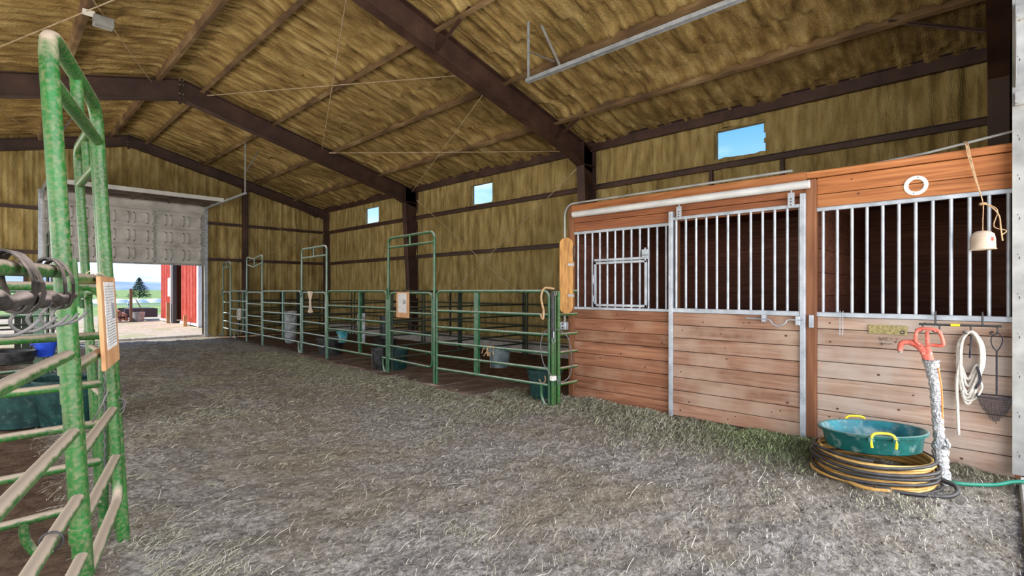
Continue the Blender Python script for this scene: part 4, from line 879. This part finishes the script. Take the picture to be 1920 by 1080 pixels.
bucket('small_bucket', 'small pale teal bucket hung on the panel left of the grey slab', (5.24, 9.98, .42), .085, .11, .24, 'teal_in', 'teal_in')
t = empty('corner_feeder', 'dark corner feeder with upright grey front slab behind the second panel', 'feeder', (5.7, 9.7, .4))
s = MB(); s.prism([(0, 0), (.26, 0), (.27, .62), (-.01, .60)], lambda a, b: Vector((5.52, 9.88-a, .42+b)), lambda a, b: Vector((5.56, 9.88-a, .42+b))); s.build('front_slab', 'grey_pad', t, smooth=False, bevel=.01)
s = MB(); s.lathe([(0, 0), (.22, 0), (.26, .12), (.27, .14), (.25, .13), (.2, .03), (0, .02)], (5.95, 9.5, .33), 20); s.lathe([(0, 0), (.13, 0), (.14, .5), (0, .5)], (6.05, 9.62, .47), 16); s.box(5.9, 6.0, 9.45, 9.55, -.03, .34); s.build('feed_bowl', 'black', t)
t = empty('plastic_pan', 'grey-white plastic trough standing upright behind the third panel', 'trough', (5.55, 14.0, .2))
s = MB(); s.lathe([(.0, 0), (.14, 0), (.20, .04), (.24, .5), (.25, .85), (.23, .85), (.21, .5), (.17, .06), (0, .03)], (5.62, 13.55, .12), 18, .6, 1.0); s.build('shell', 'grey_pad', t)
s = MB(); s.tube([(5.5, 13.42, .95), (5.40, 13.42, 1.04), (5.36, 13.42, .99)], .008, 5); s.tube([(5.5, 13.68, .95), (5.40, 13.68, 1.04), (5.36, 13.68, .99)], .008, 5); s.build('hook', 'black', t)
t = MB(); P_ = [(0, 0), (.06, .0), (.14, .0), (.30, -.01), (.26, -.08), (.20, -.2), (.20, -.32), (.25, -.42), (.31, -.48), (.16, -.5), (.02, -.49), (.08, -.42), (.11, -.3), (.10, -.18), (.04, -.07)]
t.prism(P_, lambda a, b: Vector((5.17, 11.55-a, 1.50+b)), lambda a, b: Vector((5.185, 11.55-a, 1.50+b))); tag(t.build('hourglass_cloth', 'jug', bevel=.004), 'pale hourglass shaped cloth on the gate of the second right arch', 'cloth')
t = empty('rope_halter', 'faded rope halter hung on the short far panel', 'halter', (5.44, 16.9, .6))
for k in range(3): s = MB(); y = 16.75+k*.1; s.tube(catmull([(5.43, y, .95), (5.41, y+.05, .80), (5.42, y+.02, .62), (5.42, y-.06, .74), (5.43, y-.02, .95)], 5, True), .012, 6); s.build('strap', 'lead', t)
# gate post pair at the stall corner with strap, cable lock and snap
t = empty('post_pair', 'pair of posts, one black taped, where the right panels meet the stall', 'post', (5.13, 4.18, 0))
for i, (x, y) in enumerate(((5.10, 4.16), (5.17, 4.12))):
    s = MB(); s.tube([(x, y, 0), (x, y, 1.50)], .024, 12); o = s.build('post', 'green', t)
    s = MB(); s.tube([(x, y, .28), (x, y, .40)], .030, 12); s.build('clamp', 'green2', o)
s = MB(); s.tube([(5.10, 4.16, .88), (5.10, 4.16, 1.49)], .0265, 12); s.build('tape_wrap', 'black', t, label='black tape wrapped on the upper half')
t = empty('cable_lock', 'grey cable lock looped round the post pair', 'lock', (5.02, 4.12, .35))
s = MB(); s.tube(catmull([(5.02, 4.10, .40), (4.98, 4.22, .58), (5.00, 4.28, .82), (5.06, 4.25, .98), (5.12, 4.10, 1.00), (5.2, 3.99, .90), (5.22, 3.95, .62), (5.2, 3.96, .42), (5.1, 4.02, .34), (5.02, 4.10, .40)], 7), .007, 7); s.build('cable', 'hook', t)
s = MB(); s.box(4.98, 5.06, 4.06, 4.12, .36, .42); s.build('lock_body', 'white', t, smooth=False, bevel=.008)
t = empty('leather_strap', 'pale leather strap loop hanging at the top of the post pair', 'strap', (5.05, 4.25, 1.15))
s = MB(); s.tube(catmull([(5.08, 4.12, 1.53), (5.03, 4.24, 1.54), (5.02, 4.29, 1.42), (5.02, 4.25, 1.25), (5.02, 4.26, 1.14), (5.02, 4.30, 1.20)], 7), .014, 8); s.build('strap', 'rope', t)
s = MB(); s.tube([(5.08, 4.10+.02*math.cos(a), 1.47+.03*math.sin(a)) for a in np.linspace(0, 2*PI, 12, endpoint=False)], .005, 6, True); s.build('ring', 'galv_old', t)
s = MB(); s.tube([(5.07, 4.12, .98), (5.065, 4.115, .90)], .007, 6); s.tube(catmull([(5.065, 4.115, .90), (5.06, 4.14, .87), (5.06, 4.115, .83), (5.06, 4.09, .87)], 4, True), .004, 6)
tag(s.build('snap_hook', 'galv'), 'silver snap hook on the taped post', 'snap')
# orange rounded board fixed on the stall corner
t = empty('rounded_board', 'upright orange particle board with rounded ends beside the stall corner', 'board', (5.24, 4.06, 1.2))
R = Matrix.Translation((5.235, 4.045, 1.21)) @ Matrix.Rotation(math.radians(-50), 4, 'Z')
P_ = [(.088*math.cos(a), .088+.088*math.sin(a)*1.0) for a in np.linspace(PI, 2*PI, 12)]+[(.088*math.cos(a), .90+.088*math.sin(a)) for a in np.linspace(0, PI, 12)]
s = MB(); s.prism(P_, lambda a, b: R @ Vector((a, -.012, b)), lambda a, b: R @ Vector((a, .012, b))); s.build('plank', 'wood_sign', t, smooth=False, bevel=.003)
for z in (.22, .62): s = MB(); s.box(.02, .092, -.02, -.012, z, z+.03, R); s.tube([R @ Vector((.092, -.016, z-.01)), R @ Vector((.092, -.016, z+.04))], .009, 8); s.build('hinge', 'galv_old', t)
s = MB(); s.tube([R @ Vector((.10+.012*math.cos(a), -.01, .78+.10*math.sin(a))) for a in np.linspace(0, 2*PI, 18, endpoint=False)], .006, 6, True); s.build('pull_ring', 'black', t)

# small flood lamp on the ceiling
t = empty('flood_lamp', 'small grey flood lamp fixed under a purlin, top left', 'lamp', (1.05, 9.7, 5.6))
s = MB(); s.box(.98, 1.12, 9.55, 9.65, 5.55, 5.60); s.box(1.03, 1.07, 9.58, 9.62, 5.6, 5.66); s.build('bracket', 'white', t, smooth=False)
s = MB(); s.box(1.10, 1.34, 9.50, 9.66, 5.42, 5.56, None); s.build('lamp_box', 'galv_old', t, smooth=False, bevel=.01)

# rubber mats along the pens
ML = 'dirt covered rubber mat under the '
for i, (y0, y1, a, q) in enumerate(((4.45, 6.25, .03, 'panel nearest the stalls'), (6.30, 8.15, -.02, 'nearest right arch gate'), (8.25, 10.1, .02, 'panel with the grey slab'), (10.15, 12.0, -.02, 'second right arch gate'))):
    n = 14; s = MB(); x0 = 4.80+.1*i
    top = [(x0+.03*math.sin(k*1.3+i), y0+(y1-y0)*k/n) for k in range(n+1)]; poly = top+[(x0+1.3, y1), (x0+1.3, y0)]
    s.prism(poly, lambda a_, b_: Vector((a_, b_, -.03)), lambda a_, b_: Vector((a_, b_, .022+.008*math.sin(b_*5))))
    tag(s.build('stall_mat', 'mat', bevel=.006), ML+q, 'mat', group='stall mats')
s = MB(); s.box(9.05, 9.30, 4.4, 18.7, -.1, .30); tag(s.build('baseboard_right', 'concrete', bevel=.01), kind='structure')

# ---------------------------------------------------------------- outside
def plane(name, x0, x1, y0, y1, z, m):
    s = MB(); s.add([(x0, y0, z), (x1, y0, z), (x1, y1, z), (x0, y1, z)], [(0, 1, 2, 3)]); return tag(s.build(name, m, smooth=False), kind='structure')
plane('ground_yard', XL-.0, XR, YF, 40, -.035, 'soil'); plane('ground_yard', XL-60, XL, -60, 40, -.05, 'soil'); plane('ground_yard', XR, XR+60, -60, 40, -.05, 'soil'); plane('ground_yard', XL, XR, -60, -2.2, -.03, 'soil')
plane('ground_meadow', -900, 1300, 40, 2400, -.06, 'meadow')
def ridge(name, dist, h, m, seed, base=-2):
    th = np.linspace(-1.1, 1.1, 240); na = np.linspace(0, 1, 12); T, A_ = np.meshgrid(th, na, indexing='ij')
    prof = h*(.8+.35*fbm(T*5, T*0, seed)+.08*fbm(T*30, T*0, seed+3)); R_ = dist*(1+.25*A_)
    Z = base+prof*np.sin(A_*PI/2)*(1+.15*fbm(T*25, A_*5, seed+8)); Z[:, 0] = base
    o = grid_mesh(name, np.stack([np.sin(T)*R_, np.cos(T)*R_, Z], -1), m=m); tag(o, kind='structure')
ridge('mountain_near', 2400, 76, 'mountain', 5); ridge('mountain_far', 4200, 172, 'mountain_far', 21)
ridge('hills_low', 700, 3.4, 'meadow', 40, -.5)
def conifer(x, y, h, r, label):
    t = empty('spruce_tree', label, 'tree', (x, y, 0)); s = MB(); s.tube([(x, y, 0), (x, y, h*.9)], [.09, .03], 8); s.build('trunk', 'bark', t)
    s = MB(); q = random.Random(4)
    for k in range(1500):
        f = q.random()**.7; z = h*(1-f*.93); a = q.uniform(0, 2*PI); rad = r*f**.8*q.uniform(.55, 1.1)*(1+.2*math.sin(a*3+z)); c = Vector((x+rad*math.cos(a), y+rad*math.sin(a), z-.1*rad))
        l_ = h*.07; e = Vector((math.cos(a), math.sin(a), q.uniform(-.5, .3)))*l_; g_ = Vector((-math.sin(a), math.cos(a), q.uniform(-.3, .3)))*l_*.35
        s.add([c-e, c+g_, c+e, c-g_], [(0, 1, 2, 3)])
    s.build('foliage', 'leaf', t, smooth=False)['kind'] = 'stuff'
conifer(23.9, 138.3, 4.6, 2.1, 'lone dark spruce in the meadow seen through the garage door')
conifer(21.5, 160.0, 3.4, 1.5, 'smaller spruce farther left beyond the meadow')
# red barn beside the drive
t = empty('red_barn', 'red metal sided barn with an open sliding door, seen through the garage door', 'barn', (6.3, 27.5, 0))
def siding(y0, y1, name):
    s = MB(); n = max(2, int((y1-y0)/.23)); st_ = (y1-y0)/n
    for k in range(n):
        a = y0+k*st_; s.box(6.30, 6.34, a+.03, a+st_-.03, .12, 4.4); s.box(6.27, 6.32, a-.03, a+.03, .12, 4.4)
    s.build(name, 'barn_red', t, smooth=False)
siding(28.9, 31.2, 'siding'); siding(24.5, 27.3, 'siding')
s = MB(); s.box(6.5, 12, 31.0, 31.1, 0, 4.4); s.box(6.5, 12, 24.5, 24.6, 0, 4.4); s.box(8.2, 8.25, 24.5, 31.1, 0, 4.4); s.build('inner_wall', 'rust', t, smooth=False)
s = MB()
for a, b in ((24.3, 24.5), (28.75, 28.92)): s.box(6.22, 6.36, a, b, 0, 4.4)
s.box(6.25, 6.34, 24.5, 27.3, .02, .12); s.box(6.25, 6.34, 28.9, 31.2, .02, .12); s.build('white_trim', 'barn_trim', t, smooth=False)
s = MB(); s.box(6.2, 6.36, 28.35, 28.75, 0, 4.4); s.box(6.9, 7.3, 27.2, 27.3, 0, 4.4); s.build('door_post', 'darkwood', t, smooth=False)
s = MB(); s.add([(6.0, 24.1, 4.4), (6.0, 31.4, 4.4), (9.5, 31.4, 5.6), (9.5, 24.1, 5.6)], [(0, 1, 2, 3)]); s.build('roof', 'barn_trim', t, smooth=False)
s = MB(); s.box(6.24, 6.27, 29.0, 29.5, 1.25, 2.15); tag(s.build('white_sign', 'white_stuff', smooth=False), 'white sign panel on the red barn siding', 'sign')
t = empty('fire_extinguisher', 'small red extinguisher with white label in the barn doorway', 'extinguisher', (6.75, 27.6, .8))
s = MB(); s.lathe([(0, 0), (.12, 0), (.12, .40), (.05, .5), (0, .52)], (6.75, 27.75, .85), 14); s.build('cylinder_body', 'red', t); s = MB(); s.box(6.62, 6.64, 27.68, 27.82, .95, 1.12); s.build('label_patch', 'white_stuff', t, smooth=False)
for y, q in ((28.6, 'left'), (25.6, 'right')):
    s = MB(); s.box(6.0, 6.14, y, y+.1, -.03, .95 if q == 'left' else .45); tag(s.build('wooden_stake', 'sign_wood', smooth=False), 'short wooden stake at the foot of the red barn, %s of its doorway' % q, 'stake')
t = empty('flat_trailer', 'long dark flat trailer parked beyond the yard, left of the red barn', 'trailer', (5.8, 32.5, 0))
s = MB(); s.box(5.2, 6.2, 32.0, 33.8, .55, .62); s.box(4.9, 6.3, 31.9, 32.0, .15, .60); s.box(4.9, 6.3, 33.8, 33.9, .1, .60); s.build('deck', 'darkwood', t, smooth=False)
s = MB(); s.lathe([(0, 0), (.2, 0), (.2, .12), (0, .12)], (5.3, 31.8, .2), 14, 1, 1, Matrix.Rotation(PI/2, 4, 'X')); s.build('wheel', 'black', t)
t = empty('wood_pile', 'pile of brown logs beside a post outside the garage door', 'logs', (4.7, 31.6, 0)); r = random.Random(12)
for k in range(16): s = MB(); x = 4.15+.13*(k % 6)+r.uniform(0, .05); z = .1+.2*(k//6)+r.uniform(-.02, .05); s.tube([(x, 31.0, z), (x+r.uniform(-.2, .2), 32.0, z+r.uniform(0, .1))], r.uniform(.05, .09), 7); s.build('log', 'rust' if k % 2 else 'sign_wood', t)
s = MB(); s.box(4.95, 5.06, 30.9, 31.0, -.04, 1.62); tag(s.build('fence_post', 'bark', smooth=False), 'tall brown post standing beside the log pile outside', 'post')
t = empty('metal_barrel', 'grey metal tub leaning by the brown post outside', 'barrel', (5.35, 31.3, 0)); s = MB(); s.lathe([(0, 0), (.25, 0), (.3, .45), (.28, .45), (.23, .05), (0, .05)], (5.35, 31.3, 0), 18); s.build('shell', 'galv_old', t)
s = MB(); s.tube([(5.25, 31.25, 1.1), (5.62, 31.4, .35)], .02, 6); tag(s.build('leaning_pole', 'bark'), 'thin pole leaning right of the brown post outside', 'pole')
t = empty('covered_rows', 'long low white covered rows across the meadow', 'cover', (12, 75, 0)); s = MB()
for k in range(12): s.lathe([(0, .55), (.8, .45), (1.3, 0)], (4+k*1.9, 78+.3*k, 0), 12, 1.1, .6)
s.build('white_cover', 'white_stuff', t)
t = MB(); t.box(-12, 26, 52, 52.1, .35, .42)
for k in range(14): t.box(-10+k*2.6, -9.9+k*2.6, 52, 52.1, -.05, .6)
tag(t.build('pasture_fence', 'barn_trim', smooth=False), 'low pale rail fence across the meadow', 'fence')

# ---------------------------------------------------------------- straw, hay, clods
def strands(name, label, n, sampler, lmin, lmax, wmin, wmax, cols, seed, lift=.012):
    r = np.random.default_rng(seed); x, y = sampler(r, n); n = len(x); dist = np.hypot(x, y)
    L = r.uniform(lmin, lmax, n)**1.0; W = r.uniform(wmin, wmax, n)*np.clip(dist/3.5, .8, 2.2); a = r.uniform(0, PI, n); tilt = r.normal(0, .18, n); bend = r.normal(0, .25, n)
    z = H(x, y)+lift*r.random(n)+.003; P = []
    for k, f in enumerate((-.5, 0, .5)):
        px = x+np.cos(a+bend*f)*L*f; py = y+np.sin(a+bend*f)*L*f; pz = np.maximum(z+tilt*L*f+.006*(k == 1), H(px, py)+.002)
        nx = -np.sin(a)*W/2; ny = np.cos(a)*W/2; P.append(np.stack([px-nx, py-ny, pz], -1)); P.append(np.stack([px+nx, py+ny, pz+W*.4], -1))
    P = np.stack(P, 1); idx = np.arange(n)[:, None]*6; q = np.concatenate([idx+np.array([[0, 1, 3, 2]]), idx+np.array([[2, 3, 5, 4]])], 0)
    me = bpy.data.meshes.new(name); me.vertices.add(n*6); me.vertices.foreach_set('co', P.reshape(-1).astype(np.float32)); me.loops.add(q.size); me.loops.foreach_set('vertex_index', q.reshape(-1).astype(np.int32))
    me.polygons.add(len(q)); me.polygons.foreach_set('loop_start', (np.arange(len(q))*4).astype(np.int32)); me.update(calc_edges=True)
    c = np.array(cols)[r.integers(0, len(cols), n)]*r.uniform(.75, 1.2, n)[:, None]; c = np.concatenate([c, np.ones((n, 1))], 1)
    at = me.color_attributes.new('col', 'FLOAT_COLOR', 'POINT'); at.data.foreach_set('color', np.repeat(c, 6, 0).reshape(-1).astype(np.float32))
    me.materials.append(M['straw']); o = bpy.data.objects.new(name, me); COL.objects.link(o); tag(o, label, name.replace('_', ' ').split()[0], kind='stuff'); return o
def aisle(r, n):
    x = r.uniform(.3, 5.4, n*2); y = -1+19*r.random(n*2)**1.7; k = (fbm(x*.7, y*.7, 61)+r.normal(0, .35, n*2)) > -.2; x, y = x[k][:n], y[k][:n]; return x, y
def clumped(r, n):
    x = r.uniform(.6, 5.6, n*3); y = .3+12*r.random(n*3)**1.3; k = (fbm(x*1.6, y*1.6, 71)+.5*fbm(x*.5, y*.5, 5)) > .22; return x[k][:n], y[k][:n]
def along(r, n):
    y = .95+4.4*r.random(n)**.9; x = 5.66-np.abs(r.normal(0, .42, n))*(1+.3*np.sin(y*3)); k = (x > 2.5) & ~((np.hypot(x-CX, y-CY) < .47)); return x[k], y[k]
def gates(r, n):
    y = r.uniform(4.2, 13, n); x = 4.9-np.abs(r.normal(0, .55, n)); return x, y
def corner(r, n):
    y = r.uniform(-.1, .6, n); x = 5.68-np.abs(r.normal(0, .13, n)); return x, y
def green_spot(r, n):
    y = r.normal(1.5, .33, n); x = 5.62-np.abs(r.normal(0, .34, n)); k = (x < 5.69) & (y > .7) & ~((np.hypot(x-CX, y-CY) < .46)); return x[k], y[k]
PALE = [(.60, .56, .44), (.50, .47, .36), (.40, .37, .27), (.70, .67, .56), (.34, .31, .22)]
OLIVE = [(.50, .50, .33), (.60, .60, .44), (.42, .43, .27), (.70, .69, .56)]
GREENH = [(.38, .48, .22), (.46, .54, .28), (.58, .62, .40), (.34, .42, .20)]
strands('straw_litter', 'pale chopped straw scattered over the aisle dirt', 42000, aisle, .015, .07, .0012, .0026, PALE, 1)
strands('straw_litter', 'longer pale straws lying on the aisle dirt', 5500, aisle, .06, .17, .0016, .0030, PALE[:4], 2)
strands('hay_litter', 'trampled olive hay patches on the aisle floor', 30000, clumped, .02, .09, .0012, .0024, OLIVE+PALE[:2], 3)
strands('hay_litter', 'loose grey-green hay along the foot of the stall fronts', 48000, along, .03, .13, .0012, .0026, OLIVE+PALE[:3], 4, .035)
strands('hay_litter', 'thin hay in front of the right pen panels', 22000, gates, .03, .11, .0014, .003, OLIVE+PALE[:3], 5, .012)
strands('hay_litter', 'wisps of straw in the corner behind the pump', 4000, corner, .04, .14, .0012, .0024, PALE+OLIVE[:1], 6, .03)
strands('hay_litter', 'greenest hay heaped between tub and sliding door', 16000, green_spot, .03, .12, .0012, .0026, GREENH, 7, .05)
def clods():
    r = np.random.default_rng(9); base = [(1, 0, 0), (0, 1, 0), (-1, 0, 0), (0, -1, 0), (0, 0, 1), (0, 0, -1)]; F = [(0, 1, 4), (1, 2, 4), (2, 3, 4), (3, 0, 4), (1, 0, 5), (2, 1, 5), (3, 2, 5), (0, 3, 5)]
    n = 5000; x = r.uniform(.3, 5.4, n); y = -.8+9*r.random(n)**1.5; k = (x > .3); x, y = x[k], y[k]; n = len(x); z = H(x, y); sz = .004+.014*r.random(n)**4
    V = np.array(base)[None]*sz[:, None, None]*r.uniform(.6, 1.3, (n, 6, 1))+np.stack([x, y, z+sz*.3], -1)[:, None]; Fq = (np.array(F)[None]+np.arange(n)[:, None, None]*6).reshape(-1, 3)
    me = bpy.data.meshes.new('dirt_clods'); me.from_pydata(V.reshape(-1, 3).tolist(), [], Fq.tolist()); me.materials.append(M['floor']); me.shade_smooth()
    o = bpy.data.objects.new('dirt_clods', me); COL.objects.link(o); tag(o, 'small clods and pebbles on the aisle dirt', 'dirt', kind='stuff')
clods()
